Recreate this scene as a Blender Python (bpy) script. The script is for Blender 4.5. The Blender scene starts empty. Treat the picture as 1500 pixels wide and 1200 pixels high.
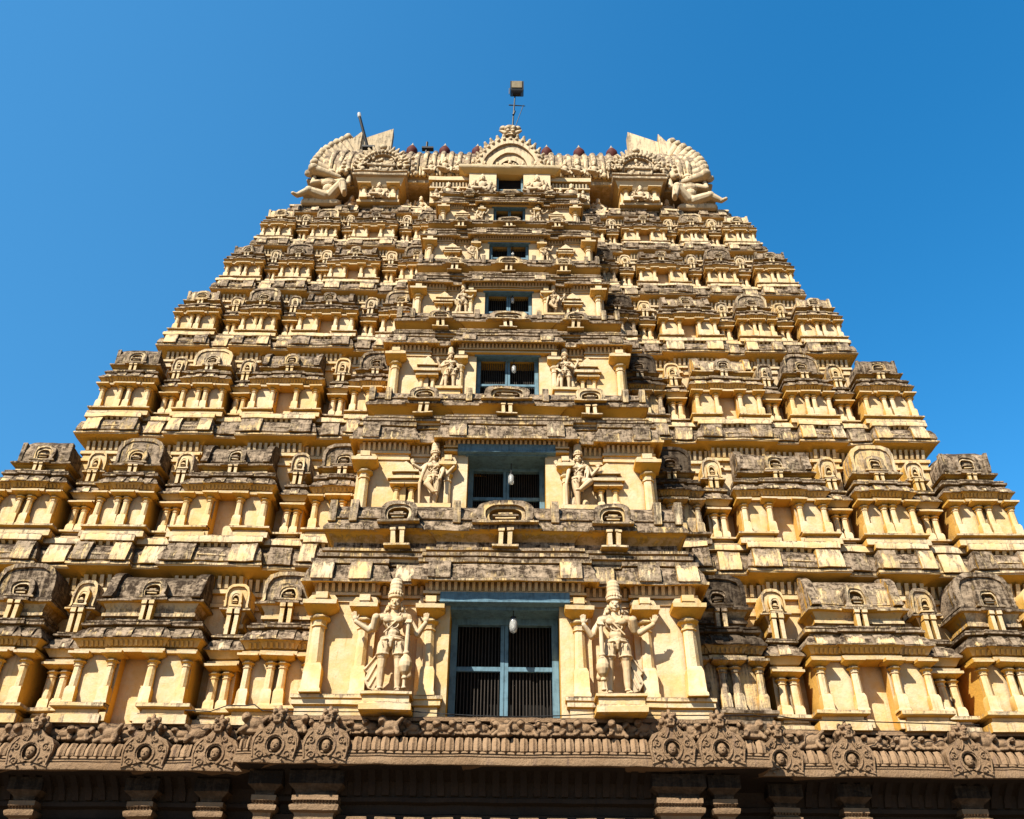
import bpy, math, random
from math import sin, cos, pi, radians, sqrt, atan2
from mathutils import Vector, noise, Matrix
random.seed(7)
sc = bpy.context.scene
COL = sc.collection
# ------------------------------------------------------------------ mesh helpers
class MB:
    """collects geometry in world coordinates"""
    def __init__(s): s.v = []; s.f = []; s.d = []
    def add(s, vs, fs, ds):
        n = len(s.v); s.v += vs
        s.d += (ds if isinstance(ds, list) else [ds] * len(vs))
        s.f += [tuple(i + n for i in f) for f in fs]
    def loft(s, plan, prof, seg=.3, cap_top=True, cap_bot=True, dirt=0.0):
        """rectilinear CCW plan, profile entries (outward offset, z[, dirt]); mitred mouldings"""
        n = len(plan); nrm = []
        for i in range(n):
            a, b = plan[i], plan[(i + 1) % n]
            dx, dy = b[0] - a[0], b[1] - a[1]; l = math.hypot(dx, dy) or 1
            nrm.append((dy / l, -dx / l))
        cnt = []
        for i in range(n):
            a, b = plan[i], plan[(i + 1) % n]
            cnt.append(max(1, int(math.ceil(math.hypot(b[0] - a[0], b[1] - a[1]) / seg))))
        vs, ds, rows = [], [], len(prof)
        for p in prof:
            o, z = p[0], p[1]; dd = p[2] if len(p) > 2 else dirt
            cs = []
            for i in range(n):
                n1, n2 = nrm[i - 1], nrm[i]
                dot = n1[0] * n2[0] + n1[1] * n2[1]
                if dot > .99: m = n1
                else: m = ((n1[0] + n2[0]) / (1 + dot), (n1[1] + n2[1]) / (1 + dot))
                cs.append((plan[i][0] + m[0] * o, plan[i][1] + m[1] * o))
            for i in range(n):
                a, b = cs[i], cs[(i + 1) % n]
                for k in range(cnt[i]):
                    t = k / cnt[i]
                    vs.append((a[0] + (b[0] - a[0]) * t, a[1] + (b[1] - a[1]) * t, z)); ds.append(dd)
        N = sum(cnt); fs = []
        for r in range(rows - 1):
            for i in range(N):
                j = (i + 1) % N
                fs.append((r * N + i, r * N + j, (r + 1) * N + j, (r + 1) * N + i))
        if cap_bot: fs.append(tuple(range(N - 1, -1, -1)))
        if cap_top: fs.append(tuple((rows - 1) * N + i for i in range(N)))
        s.add(vs, fs, ds)
    def box(s, x0, x1, y0, y1, z0, z1, d=0.0, b=.012, seg=.4):
        b = min(b, (x1 - x0) * .2, (y1 - y0) * .2, (z1 - z0) * .2)
        s.loft([(x0, y0), (x1, y0), (x1, y1), (x0, y1)], [(-b, z0, d), (0, z0 + b, d), (0, z1 - b, d), (-b, z1, d)], seg=seg)
    def cube(s, x0, x1, y0, y1, z0, z1, d=0.0):
        s.add([(x0, y0, z0), (x1, y0, z0), (x1, y1, z0), (x0, y1, z0), (x0, y0, z1), (x1, y0, z1), (x1, y1, z1), (x0, y1, z1)],
              [(3, 2, 1, 0), (4, 5, 6, 7), (0, 1, 5, 4), (1, 2, 6, 5), (2, 3, 7, 6), (3, 0, 4, 7)], d)
    def lathe(s, cx, cy, prof, n=8, ph=None, sq=False, axis='z'):
        if ph is None: ph = pi / n
        vs, ds, fs = [], [], []
        k = 1 / cos(pi / n) if n <= 8 else 1
        for p in prof:
            r, z = p[0] * k, p[1]; dd = p[2] if len(p) > 2 else 0
            for i in range(n):
                a = ph + 2 * pi * i / n
                vs.append((cx + r * cos(a), cy + r * sin(a), z)); ds.append(dd)
        for r in range(len(prof) - 1):
            for i in range(n):
                j = (i + 1) % n; fs.append((r * n + i, r * n + j, (r + 1) * n + j, (r + 1) * n + i))
        fs.append(tuple(range(n - 1, -1, -1))); fs.append(tuple((len(prof) - 1) * n + i for i in range(n)))
        s.add(vs, fs, ds)
    def prismY(s, poly, y0, y1, d=0.0, seg=1):
        """polygon (x,z) counter-clockwise seen from -Y, extruded along Y"""
        n = len(poly); vs = []
        for k in range(seg + 1):
            y = y0 + (y1 - y0) * k / seg; vs += [(p[0], y, p[1]) for p in poly]
        fs = [tuple(range(n)), tuple(seg * n + i for i in range(n - 1, -1, -1))]
        for k in range(seg):
            for i in range(n):
                j = (i + 1) % n; fs.append((k * n + j, k * n + i, (k + 1) * n + i, (k + 1) * n + j))
        s.add(vs, fs, d)
    def prismX(s, poly, x0, x1, d=0.0, seg=1):
        """polygon (y,z) counter-clockwise seen from +X, extruded along X"""
        n = len(poly); vs = []
        for k in range(seg + 1):
            x = x0 + (x1 - x0) * k / seg; vs += [(x, p[0], p[1]) for p in poly]
        fs = [tuple(range(n - 1, -1, -1)), tuple(seg * n + i for i in range(n))]
        for k in range(seg):
            for i in range(n):
                j = (i + 1) % n; fs.append((k * n + i, k * n + j, (k + 1) * n + j, (k + 1) * n + i))
        ds = d if not isinstance(d, list) else d * (seg + 1)
        s.add(vs, fs, ds)
    def ringY(s, outer, inner, y0, y1, d=0.0, di=None):
        """open arch band between two polylines of equal length (x,z), extruded along Y"""
        n = len(outer); di = d if di is None else di
        vs = [(p[0], y0, p[1]) for p in outer] + [(p[0], y0, p[1]) for p in inner] + \
             [(p[0], y1, p[1]) for p in outer] + [(p[0], y1, p[1]) for p in inner]
        ds = [d] * n + [di] * n + [d] * n + [di] * n
        fs = []
        for i in range(n - 1):
            fs.append((i, i + 1, n + i + 1, n + i))
            fs.append((2 * n + i + 1, 2 * n + i, 3 * n + i, 3 * n + i + 1))
            fs.append((i + 1, i, 2 * n + i, 2 * n + i + 1))
            fs.append((n + i, n + i + 1, 3 * n + i + 1, 3 * n + i))
        fs.append((0, n, 3 * n, 2 * n)); fs.append((n - 1, 3 * n - 1, 4 * n - 1, 2 * n - 1))
        s.add(vs, fs, ds)
    def ell(s, c, r, rot=None, nu=12, nv=8, d=0.0):
        vs = []; M = rot.to_matrix() if rot else None
        for j in range(nv + 1):
            t = pi * j / nv
            for i in range(nu):
                a = 2 * pi * i / nu
                p = Vector((r[0] * sin(t) * cos(a), r[1] * sin(t) * sin(a), -r[2] * cos(t)))
                if M: p = M @ p
                vs.append((c[0] + p.x, c[1] + p.y, c[2] + p.z))
        fs = []
        for j in range(nv):
            for i in range(nu):
                k = (i + 1) % nu
                if j == 0: fs.append((i, nu + k, nu + i))
                elif j == nv - 1: fs.append((j * nu + i, j * nu + k, (j + 1) * nu + i))
                else: fs.append((j * nu + i, j * nu + k, (j + 1) * nu + k, (j + 1) * nu + i))
        s.add(vs, fs, d)
    def cap(s, a, b, r0, r1, n=10, d=0.0):
        """tapered limb between two points with rounded ends"""
        a = Vector(a); b = Vector(b); ax = (b - a); L = ax.length or 1e-4; ax /= L
        u = ax.orthogonal().normalized(); w = ax.cross(u)
        rows = []
        for t in (0.15, .5, .85): rows.append((a - ax * r0 * cos(t * pi / 2) , r0 * sin(t * pi / 2)))
        rows.append((a, r0)); rows.append(((a + b) / 2, (r0 + r1) / 2 * 1.03)); rows.append((b, r1))
        for t in (.85, .5, .15): rows.append((b + ax * r1 * cos(t * pi / 2), r1 * sin(t * pi / 2)))
        vs = []
        for c, r in rows:
            for i in range(n):
                an = 2 * pi * i / n; p = c + (u * cos(an) + w * sin(an)) * r; vs.append(tuple(p))
        fs = []
        for k in range(len(rows) - 1):
            for i in range(n):
                j = (i + 1) % n; fs.append((k * n + i, k * n + j, (k + 1) * n + j, (k + 1) * n + i))
        fs.append(tuple(range(n - 1, -1, -1))); fs.append(tuple((len(rows) - 1) * n + i for i in range(n)))
        s.add(vs, fs, d)

ORG = {}
def set_mesh(me, mb, org, wob, smooth):
    ox, oy, oz = org
    vs = []
    if wob:
        for (x, y, z) in mb.v:
            p = Vector((x, y, z))
            a = noise.noise_vector(p * 1.3) * wob + noise.noise_vector(p * 5.1) * (wob * .55) + noise.noise_vector(p * 14.0) * (wob * .22)
            vs.append((x + a.x - ox, y + a.y - oy, z + a.z * .8 - oz))
    else:
        vs = [(x - ox, y - oy, z - oz) for (x, y, z) in mb.v]
    me.from_pydata(vs, [], mb.f)
    at = me.attributes.new('dirt', 'FLOAT', 'POINT'); at.data.foreach_set('value', mb.d)
    me.polygons.foreach_set('use_smooth', [True] * len(me.polygons))
    me.update()
    me.set_sharp_from_angle(angle=radians(smooth))
BOOST = [0]
def part(name, mb, mat, parent=None, org=None, wob=.016, smooth=34):
    if BOOST[0]: mb.d = [x + BOOST[0] for x in mb.d]
    if org is None: org = ORG[parent] if parent else (0, 0, 0)
    me = bpy.data.meshes.new(name); set_mesh(me, mb, org, wob, smooth)
    me.materials.append(mat)
    o = bpy.data.objects.new(name, me); COL.objects.link(o)
    if parent:
        o.parent = parent; po = ORG[parent]; o.location = (org[0] - po[0], org[1] - po[1], org[2] - po[2])
    else: o.location = org
    ORG[o] = org
    return o
def tag(o, label=None, cat=None, group=None, kind=None):
    if label: o['label'] = label
    if cat: o['category'] = cat
    if group: o['group'] = group
    if kind: o['kind'] = kind
    return o
# ------------------------------------------------------------------ materials
def nt(name):
    m = bpy.data.materials.new(name); m.use_nodes = True
    t = m.node_tree; t.nodes.clear()
    out = t.nodes.new('ShaderNodeOutputMaterial'); b = t.nodes.new('ShaderNodeBsdfPrincipled')
    t.links.new(b.outputs[0], out.inputs[0]); b.inputs['Roughness'].default_value = .9
    b.inputs['Specular IOR Level'].default_value = .2
    return m, t, b
class G:
    def __init__(s, t): s.t = t
    def n(s, ty, **kw):
        o = s.t.nodes.new(ty)
        for k, v in kw.items(): setattr(o, k, v)
        return o
    def link(s, a, b): s.t.links.new(a, b)
    def val(s, sock, v):
        if isinstance(v, (int, float)): sock.default_value = v
        elif isinstance(v, tuple): sock.default_value = v
        else: s.link(v, sock)
    def math(s, op, a, b=0.0, clamp=False):
        o = s.n('ShaderNodeMath', operation=op); o.use_clamp = clamp
        s.val(o.inputs[0], a); s.val(o.inputs[1], b); return o.outputs[0]
    def mix(s, f, a, b, bt='MIX'):
        o = s.n('ShaderNodeMix', data_type='RGBA', blend_type=bt)
        s.val(o.inputs[0], f); s.val(o.inputs[6], a); s.val(o.inputs[7], b); return o.outputs[2]
    def noise(s, vec, sc_, det=4, rough=.6, dist=0):
        o = s.n('ShaderNodeTexNoise'); s.link(vec, o.inputs['Vector'])
        o.inputs['Scale'].default_value = sc_; o.inputs['Detail'].default_value = det
        o.inputs['Roughness'].default_value = rough; o.inputs['Distortion'].default_value = dist
        return o.outputs[0]
    def ramp(s, f, a, b):
        o = s.n('ShaderNodeMapRange', interpolation_type='SMOOTHSTEP')
        s.val(o.inputs[0], f); o.inputs[1].default_value = a; o.inputs[2].default_value = b; return o.outputs[0]
    def vscale(s, vec, v):
        o = s.n('ShaderNodeVectorMath', operation='MULTIPLY'); s.link(vec, o.inputs[0]); o.inputs[1].default_value = v; return o.outputs[0]
def c4(r, g, b): return (r, g, b, 1)
def stucco(name, ochre, cream, pale, dark, mid, streak=1.0, bumpd=.035):
    m, t, b = nt(name); g = G(t)
    geo = g.n('ShaderNodeNewGeometry'); pos = geo.outputs['Position']
    sep = g.n('ShaderNodeSeparateXYZ'); g.link(geo.outputs['Normal'], sep.inputs[0]); nz = sep.outputs[2]
    psep = g.n('ShaderNodeSeparateXYZ'); g.link(pos, psep.inputs[0])
    at = g.n('ShaderNodeAttribute', attribute_name='dirt'); d = at.outputs['Fac']  # weathering, and painted shade on base pilaster tops and roof neck
    n1 = g.noise(pos, 1.1, 5, .65); n2 = g.noise(pos, 4.5, 6, .68); n3 = g.noise(pos, 22, 4, .7)
    sv = g.vscale(pos, (8, 8, .75)); st = g.noise(sv, 1.0, 5, .7, .3)
    # plaster body: cream toward the sun, elsewhere unbleached ochre plus shade tint painted in
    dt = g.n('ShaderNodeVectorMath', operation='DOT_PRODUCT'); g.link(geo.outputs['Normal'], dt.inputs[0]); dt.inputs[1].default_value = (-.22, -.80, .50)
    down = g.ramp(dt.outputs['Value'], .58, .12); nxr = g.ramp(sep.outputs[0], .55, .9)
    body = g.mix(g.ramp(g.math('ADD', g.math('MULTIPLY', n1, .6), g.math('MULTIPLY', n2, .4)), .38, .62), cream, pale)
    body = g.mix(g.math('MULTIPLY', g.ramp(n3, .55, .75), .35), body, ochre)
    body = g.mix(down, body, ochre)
    # orange-brown stains
    body = g.mix(g.math('MULTIPLY', g.ramp(n2, .60, .74), .38), body, c4(ochre[0] * .75, ochre[1] * .58, ochre[2] * .5))
    # rain streaks running down the lime wash
    body = g.mix(g.math('MULTIPLY', g.ramp(st, .55, .70), .42), body, c4(ochre[0] * .62, ochre[1] * .68, ochre[2] * 1.3))
    # height: higher storeys are paler
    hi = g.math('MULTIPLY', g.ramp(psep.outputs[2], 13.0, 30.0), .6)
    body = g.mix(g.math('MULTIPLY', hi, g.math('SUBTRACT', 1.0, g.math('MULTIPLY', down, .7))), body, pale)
    # weathering amount, plus painted shade
    up = g.ramp(nz, .25, .8)
    w = g.math('ADD', g.math('ADD', d, g.math('MULTIPLY', g.ramp(psep.outputs[2], 13.0, 26.0), .10)), g.math('MULTIPLY', up, .42))
    w = g.math('ADD', w, g.math('MULTIPLY', g.math('MULTIPLY', nxr, d), .9))  # right-facing surfaces darkened further, painting in their shade side
    w = g.math('ADD', w, g.math('MULTIPLY', g.math('SUBTRACT', st, .5), 1.5 * streak))
    w = g.math('ADD', w, g.math('MULTIPLY', g.math('SUBTRACT', n2, .5), .6))
    w = g.math('ADD', w, g.math('MULTIPLY', g.math('SUBTRACT', n1, .5), .5))
    keep = g.math('SUBTRACT', 1.0, g.math('MULTIPLY', g.ramp(nz, -.1, -.6), .5))
    dm = g.math('MULTIPLY', g.ramp(w, .36, .70), keep)
    n4 = g.noise(g.vscale(pos, (2.2, 2.2, 5.0)), 1.6, 6, .72, .6)
    tone = g.math('ADD', g.math('MULTIPLY', n3, .10), g.math('ADD', g.math('MULTIPLY', st, .50), g.math('MULTIPLY', n4, .44)))
    g1 = g.mix(g.ramp(tone, .455, .60), dark, mid)
    g1 = g.mix(g.math('MULTIPLY', g.ramp(n4, .56, .70), .65), g1, c4(min(.8, mid[0] * 1.45), min(.8, mid[1] * 1.45), min(.8, mid[2] * 1.45)))
    colr = g.mix(dm, body, g1)
    blk = g.math('MULTIPLY', g.ramp(w, .95, 1.4), .75)
    colr = g.mix(g.math('MULTIPLY', blk, keep), colr, c4(dark[0] * .5, dark[1] * .5, dark[2] * .5))
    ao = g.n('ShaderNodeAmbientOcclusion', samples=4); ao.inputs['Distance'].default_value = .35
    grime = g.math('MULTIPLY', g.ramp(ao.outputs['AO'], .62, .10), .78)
    colr = g.mix(grime, colr, c4(.10, .065, .035))  # occluded creases darkened: grime together with painted recess shade
    g.link(colr, b.inputs['Base Color'])
    h = g.math('ADD', g.math('MULTIPLY', n2, .7), g.math('MULTIPLY', n3, .3))
    h = g.math('ADD', h, g.math('MULTIPLY', g.noise(pos, 70, 2, .6), .10))
    h = g.math('ADD', h, g.math('MULTIPLY', g.math('MULTIPLY', dm, g.noise(pos, 13, 5, .75)), .8))
    bp = g.n('ShaderNodeBump'); bp.inputs['Strength'].default_value = .8; bp.inputs['Distance'].default_value = bumpd
    g.link(h, bp.inputs['Height']); g.link(bp.outputs[0], b.inputs['Normal'])
    return m
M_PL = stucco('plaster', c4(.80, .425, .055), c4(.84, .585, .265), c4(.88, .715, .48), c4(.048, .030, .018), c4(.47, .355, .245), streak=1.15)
M_ST = stucco('statue_plaster', c4(.62, .37, .14), c4(.76, .54, .30), c4(.84, .68, .46), c4(.12, .09, .06), c4(.40, .31, .21), bumpd=.012)
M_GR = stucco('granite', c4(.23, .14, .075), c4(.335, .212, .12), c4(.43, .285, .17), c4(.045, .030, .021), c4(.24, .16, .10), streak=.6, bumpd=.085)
M_SOOT = stucco('sooty_stone', c4(.035, .024, .018), c4(.05, .034, .025), c4(.075, .05, .035), c4(.012, .009, .008), c4(.045, .03, .022), streak=.6)  # darker copy of the granite, cornice shade painted into its colour
def simple(name, col, rough=.6, var=.25, sc_=6, metal=0, spec=.3):
    m, t, b = nt(name); g = G(t)
    geo = g.n('ShaderNodeNewGeometry'); pos = geo.outputs['Position']
    n = g.noise(pos, sc_, 5, .65); st = g.noise(g.vscale(pos, (9, 9, 1.2)), 1.5, 4, .7)
    f = g.ramp(g.math('ADD', g.math('MULTIPLY', n, .5), g.math('MULTIPLY', st, .5)), .4, .68)
    c = g.mix(f, c4(*col), c4(*[max(0, x * (1 - var)) for x in col]))
    c = g.mix(g.math('MULTIPLY', g.ramp(g.noise(pos, 30, 3, .7), .62, .75), var), c, c4(*[min(.8, x * 1.3 + .1) for x in col]))
    g.link(c, b.inputs['Base Color']); b.inputs['Roughness'].default_value = rough
    b.inputs['Metallic'].default_value = metal; b.inputs['Specular IOR Level'].default_value = spec
    bp = g.n('ShaderNodeBump'); bp.inputs['Strength'].default_value = .4; bp.inputs['Distance'].default_value = .01
    g.link(n, bp.inputs['Height']); g.link(bp.outputs[0], b.inputs['Normal'])
    return m
M_BLUE = simple('blue_paint', (.17, .31, .40), .6, .5)
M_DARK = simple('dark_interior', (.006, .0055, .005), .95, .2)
M_GRILLE = simple('grille_metal', (.07, .055, .045), .6, .4)
M_BLACK = simple('black_metal', (.02, .02, .022), .5, .3)
M_RED = simple('red_clay', (.13, .025, .02), .75, .4)
M_CREAMTIP = simple('cream_paint', (.6, .5, .35), .8, .3)
M_LAMPFACE = simple('lamp_glass', (.35, .28, .18), .3, .3)
M_WHITE = simple('white_tube', (.7, .7, .68), .4, .1)
def glass_mat():
    m, t, b = nt('bulb_glass')
    b.inputs['Base Color'].default_value = (.85, .85, .82, 1); b.inputs['Roughness'].default_value = .12
    b.inputs['Transmission Weight'].default_value = .55; b.inputs['IOR'].default_value = 1.3
    b.inputs['Specular IOR Level'].default_value = .6
    return m
M_GLASS = glass_mat()
# ------------------------------------------------------------------ the tower's storeys (metres)
FL = [6.83, 11.53, 15.70, 19.30, 22.25, 24.93, 27.40]        # floor of each storey
YF = [19.0, 19.8, 20.6, 21.4, 22.1, 22.8, 23.5]              # plane of the shrine fronts
UO = [14.9, 13.05, 11.72, 10.60, 9.75, 9.06]                 # outer edge of the corner shrines
CB = [(6.94, 9.19, 9.68, 10.28), (12.20, 13.36, 13.95, 14.58), (16.21, 17.40, 17.82, 18.24),
      (19.78, 20.68, 20.97, 21.31), (22.78, 23.55, 23.79, 24.12), (25.36, 26.00, 26.22, 26.53)]
CW = [4.48, 4.0, 3.59, 3.18, 3.02, 2.68]                     # half width of the central bay's cornice
CK = [w / 4.48 for w in CW]
DEPTH = 5.5                                                  # how far the tower runs back behind each front
KIND = [('D', .932, .0665), ('t', .834, .0215), ('C', .746, .056), ('t', .656, .0215), ('B', .543, .091), ('t', .419, .0215), ('A', .330, .055)]

tower = bpy.data.objects.new('temple_tower', None); COL.objects.link(tower)
tower.location = (0, 19.5, 0); ORG[tower] = (0, 19.5, 0)
tag(tower, 'cream and ochre stepped temple gateway tower with weathered miniature shrines on a brown stone base', 'temple tower')

def pilaster(mb, x, y, z0, z1, w, top_d=.35, bracket=False, base=True):
    H = z1 - z0; q = w / 2
    hb = .27 * H if base else 0
    # square base block, octagonal shaft, ringed capital and wide square abacus
    mb.lathe(x, y, [(q * 1.16, z0, .15), (q * 1.14, z0 + hb * .12, .1), (q * 1.02, z0 + hb * .18, 0), (q * .98, z0 + hb, 0), (q * .76, z0 + hb + q * .6, 0)], 4)
    mb.lathe(x, y, [(q * .80, z0 + hb * .9), (q * .70, z1 - .34 * H), (q * .70, z1 - .27 * H), (q * .86, z1 - .262 * H, .1), (q * .86, z1 - .248 * H, .1),
                    (q * .74, z1 - .24 * H), (q * .82, z1 - .20 * H), (q * 1.12, z1 - .18 * H, .2), (q * 1.2, z1 - .165 * H, .3), (q * 1.08, z1 - .15 * H, .1),
                    (q * .72, z1 - .14 * H), (q * .76, z1 - .125 * H), (q * 1.15, z1 - .10 * H, .1), (q * 1.7, z1 - .07 * H, .15), (q * 1.9, z1 - .055 * H, .1)], 8)
    mb.lathe(x, y, [(q * 1.8, z1 - .056 * H, 0), (q * 1.95, z1 - .05 * H, .05), (q * 1.98, z1 - .004 * H, .15), (q * 1.92, z1, top_d + .1)], 4)
    if bracket:
        h = .11 * H
        mb.loft([(x - q * .62, y - q * 1.3), (x + q * .62, y - q * 1.3), (x + q * .62, y + q), (x - q * .62, y + q)],
                [(0, z1 - .004), (0, z1 + h * .3), (.02, z1 + h * .35), (.02, z1 + h), (-.01, z1 + h * 1.02)])
        for sgn in (-1, 1):
            mb.prismY([(x + sgn * q * .6, z1), (x + sgn * q * 1.5, z1 + h * .15), (x + sgn * q * 1.75, z1 + h * .55), (x + sgn * q * 1.4, z1 + h * .95), (x + sgn * q * .6, z1 + h)][::sgn], y - q * .5, y + q, .1)
def arch_pts(cx, zb, w, h, n=14, flare=.06):
    pts = []
    for i in range(n + 1):
        a = pi * (1.08 - 1.16 * i / n)
        xx = math.copysign(abs(cos(a)) ** .72, cos(a)); zz = math.copysign(abs(sin(a)) ** .72, sin(a))
        pts.append((cx + xx * w / 2, zb + h * .40 + (h * .60) * zz if zz > 0 else zb + h * .40 + h * .5 * zz))
    return [(cx - w / 2 * (1 + flare * 2), zb)] + [(cx - w / 2 * (.9), zb + h * .12)] + pts + [(cx + w / 2 * .9, zb + h * .12)] + [(cx + w / 2 * (1 + flare * 2), zb)]
def dormer(mb, cx, yf, zb, w, h, dep, d=.6):
    """horseshoe arch ornament with a tiny shelf inside"""
    o = arch_pts(cx, zb, w, h); i = arch_pts(cx, zb, w * .56, h * .66, flare=-.02)
    m = arch_pts(cx, zb, w * .7, h * .8, flare=-.02)
    mb.ringY(o, m, yf, yf + dep, d, d * .6); mb.ringY(m, i, yf + .05 * w, yf + dep, d * .75, .3)
    mb.prismY(arch_pts(cx, zb, w * .58, h * .68, flare=-.02)[::1], yf + dep * .55, yf + dep, .5)
    q = w * .2
    mb.box(cx - q * 1.1, cx + q * 1.1, yf - .02, yf + dep * .8, zb + h * .24, zb + h * .31, d * .8)
    mb.box(cx - q * .85, cx + q * .85, yf + .01, yf + dep * .8, zb + h * .12, zb + h * .24, .1)
    mb.box(cx - q * .6, cx + q * .6, yf, yf + dep * .8, zb + h * .31, zb + h * .42, d * .6)
    mb.box(cx - w * .56, cx + w * .56, yf - .03 * w, yf + dep, zb - h * .10, zb + .01, d * .7)
def panel(mb, x0, x1, y, z0, h, k, d, t=.045):
    """flat plate following the face of a cornice"""
    P = [(y - t * k, z0), (y - t * k + .012, z0 + h * .3), (y - t * k + .045 * k, z0 + h * .62), (y - t * k + .10 * k, z0 + h), (y + .35 * k, z0 + h), (y + .35 * k, z0)]
    dd = [d, d - .1, d - .05, d + .12, d + .2, d]
    mb.prismX(P[::-1], x0, x1, dd[::-1], seg=3)
def dentils(mb, x0, x1, y, z0, z1, pitch, dep, d=.0, slope=0.0):
    n = max(1, int((x1 - x0) / pitch)); p = (x1 - x0) / n
    for i in range(n):
        a = x0 + p * (i + .25); b = x0 + p * (i + .75)
        mb.add([(a, y - dep * .35, z0), (b, y - dep * .35, z0), (b, y + .05, z0), (a, y + .05, z0), (a, y - dep, z1), (b, y - dep, z1), (b, y + .05, z1), (a, y + .05, z1)],
               [(3, 2, 1, 0), (4, 5, 6, 7), (0, 1, 5, 4), (1, 2, 6, 5), (2, 3, 7, 6), (3, 0, 4, 7)], d)
def rect(x0, x1, y0, y1): return [(x0, y0), (x1, y0), (x1, y1), (x0, y1)]
def stepped(cx, w, yf, yb, mid, pr):
    """rectangle whose middle part projects by pr"""
    a, b = cx - w, cx + w; m = mid * w
    return [(a, yf), (cx - m, yf), (cx - m, yf - pr), (cx + m, yf - pr), (cx + m, yf), (b, yf), (b, yb), (a, yb)]
FR1 = dict(pt=.079, ab=.315, lip=.380, ct=.436, nk=.475, eave=.572, top=.765)
FR2 = dict(pt=.066, ab=.292, lip=.352, ct=.402, nk=.445, eave=.497, top=.712)
DR = random.Random(3)
def shrine(i, kind, cx, hw, dr):
    P = FL[i + 1] - FL[i]; k = UO[i] / 14.9; v = P / 4.7
    fr = FR1 if i == 0 else FR2
    sink = {'t': .38 * k, 'A': .08 * k, 'B': 0, 'C': .02, 'D': 0}[kind]; cx += DR.uniform(-.03, .03); hw *= DR.uniform(.955, 1.0)
    yf = YF[i] + sink; yb = YF[i] + 1.15 * k
    zs = {q: FL[i] + P * fr[q] for q in fr}; z0 = FL[i]
    if kind == 't':
        for q, t in (('ab', -.028), ('lip', -.026), ('ct', -.022), ('nk', -.03), ('eave', -.005), ('top', -.045)): zs[q] += P * t
    if kind == 'C': zs['top'] += P * .012
    if kind == 'D':
        yb = YF[i] + 2.3 * k
    for q in ('nk', 'eave', 'top'): zs[q] += DR.uniform(-.03, .03) * k * (2 if q == 'top' else 1)
    w = hw; org = (cx, yf, z0); BOOST[0] = .5 if (kind == 'A' and cx > 0 and i < 5) else 0
    body = MB(); dz = dr * .25
    # plinth
    def plinth(x0, x1, y0):
        hp = zs['pt'] - z0
        body.loft(rect(x0, x1, y0, yb), [(.10 * k, z0 - .05, .3), (.10 * k, z0 + hp * .35, .3), (.04 * k, z0 + hp * .42, .2), (.0, z0 + hp * .5, 0), (.0, z0 + hp * .68, 0),
                                      (.10 * k, z0 + hp * .74, .2), (.12 * k, z0 + hp * .80, .3), (.12 * k, z0 + hp - .01, .45), (.09 * k, z0 + hp, .5)])
    if kind == 'B':
        plinth(cx - w, cx - w * .34, yf); plinth(cx + w * .34, cx + w, yf)
        body.box(cx - w * .30, cx - w * .2, yf - .05 * k, yf + .1, z0, z0 + (zs['pt'] - z0) * .5)
        body.box(cx + w * .2, cx + w * .30, yf - .05 * k, yf + .1, z0, z0 + (zs['pt'] - z0) * .5)
    else: plinth(cx - w, cx + w, yf)
    # wall: the front recesses to a central panel on the barrel shrines
    wall_w = w * .93
    if kind == 'B':
        c = .24 * w
        plan = [(cx - wall_w, yf + .14 * k), (cx - c, yf + .14 * k), (cx - c, yf + .42 * k), (cx + c, yf + .42 * k), (cx + c, yf + .14 * k), (cx + wall_w, yf + .14 * k), (cx + wall_w, yb), (cx - wall_w, yb)]
        body.loft(plan, [(0, z0 - .05, 0), (0, zs['ab'] + .01, 0)])
    elif kind == 't':
        body.loft(rect(cx - wall_w, cx + wall_w, yf + .16 * k, yb), [(0, z0 - .05, 0), (0, zs['ab'] + .01, 0)])
    else:
        body.loft(rect(cx - wall_w, cx + wall_w, yf + .15 * k, yb), [(0, z0 - .05, 0), (0, zs['ab'] + .01, 0)])
    # entablature: beam, cove with dentils
    pr = .07 * k; mid = .46
    plan = stepped(cx, w * .95, yf + .08 * k, yb, mid, pr) if kind != 't' else rect(cx - w * .95, cx + w * .95, yf + .05 * k, yb)
    he = zs['lip'] - zs['ab']
    body.loft(plan, [(-.02, zs['ab'] - .012, 0), (.05 * k, zs['ab'] + .005, 0), (.06 * k, zs['ab'] + he * .28, 0), (-.03 * k, zs['ab'] + he * .34, 0), (-.03 * k, zs['ab'] + he * .44, 0),
                     (.02 * k, zs['ab'] + he * .5, 0), (.10 * k, zs['ab'] + he * .92, .05), (.13 * k, zs['lip'], .2)])
    if i < 4 and kind != 't':
        for (a, b, yy) in ((cx - w * .92, cx - w * mid, yf + .08 * k), (cx - w * mid * .95, cx + w * mid * .95, yf + .08 * k - pr), (cx + w * mid, cx + w * .92, yf + .08 * k)):
            dentils(body, a, b, yy, zs['ab'] + he * .5, zs['ab'] + he * .82, .10 * k, .13 * k)
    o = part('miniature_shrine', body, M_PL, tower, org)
    o['label'] = {'B': 'barrel roofed miniature shrine', 'C': 'arch fronted miniature shrine', 'D': 'corner miniature shrine with dome roof', 't': 'slim miniature shrine between two larger ones', 'A': 'miniature shrine beside the central bay'}[kind]
    # pilasters
    pw = .23 * k * (1.12 if kind == 't' else 1)
    if kind == 'B': xs = [-.86, -.33, .33, .86]
    elif kind == 't': xs = [-.42, .42]
    elif kind == 'A': xs = [-.82, -.17, .17, .82]
    else: xs = [-.84, -.155, .155, .84]
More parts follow.
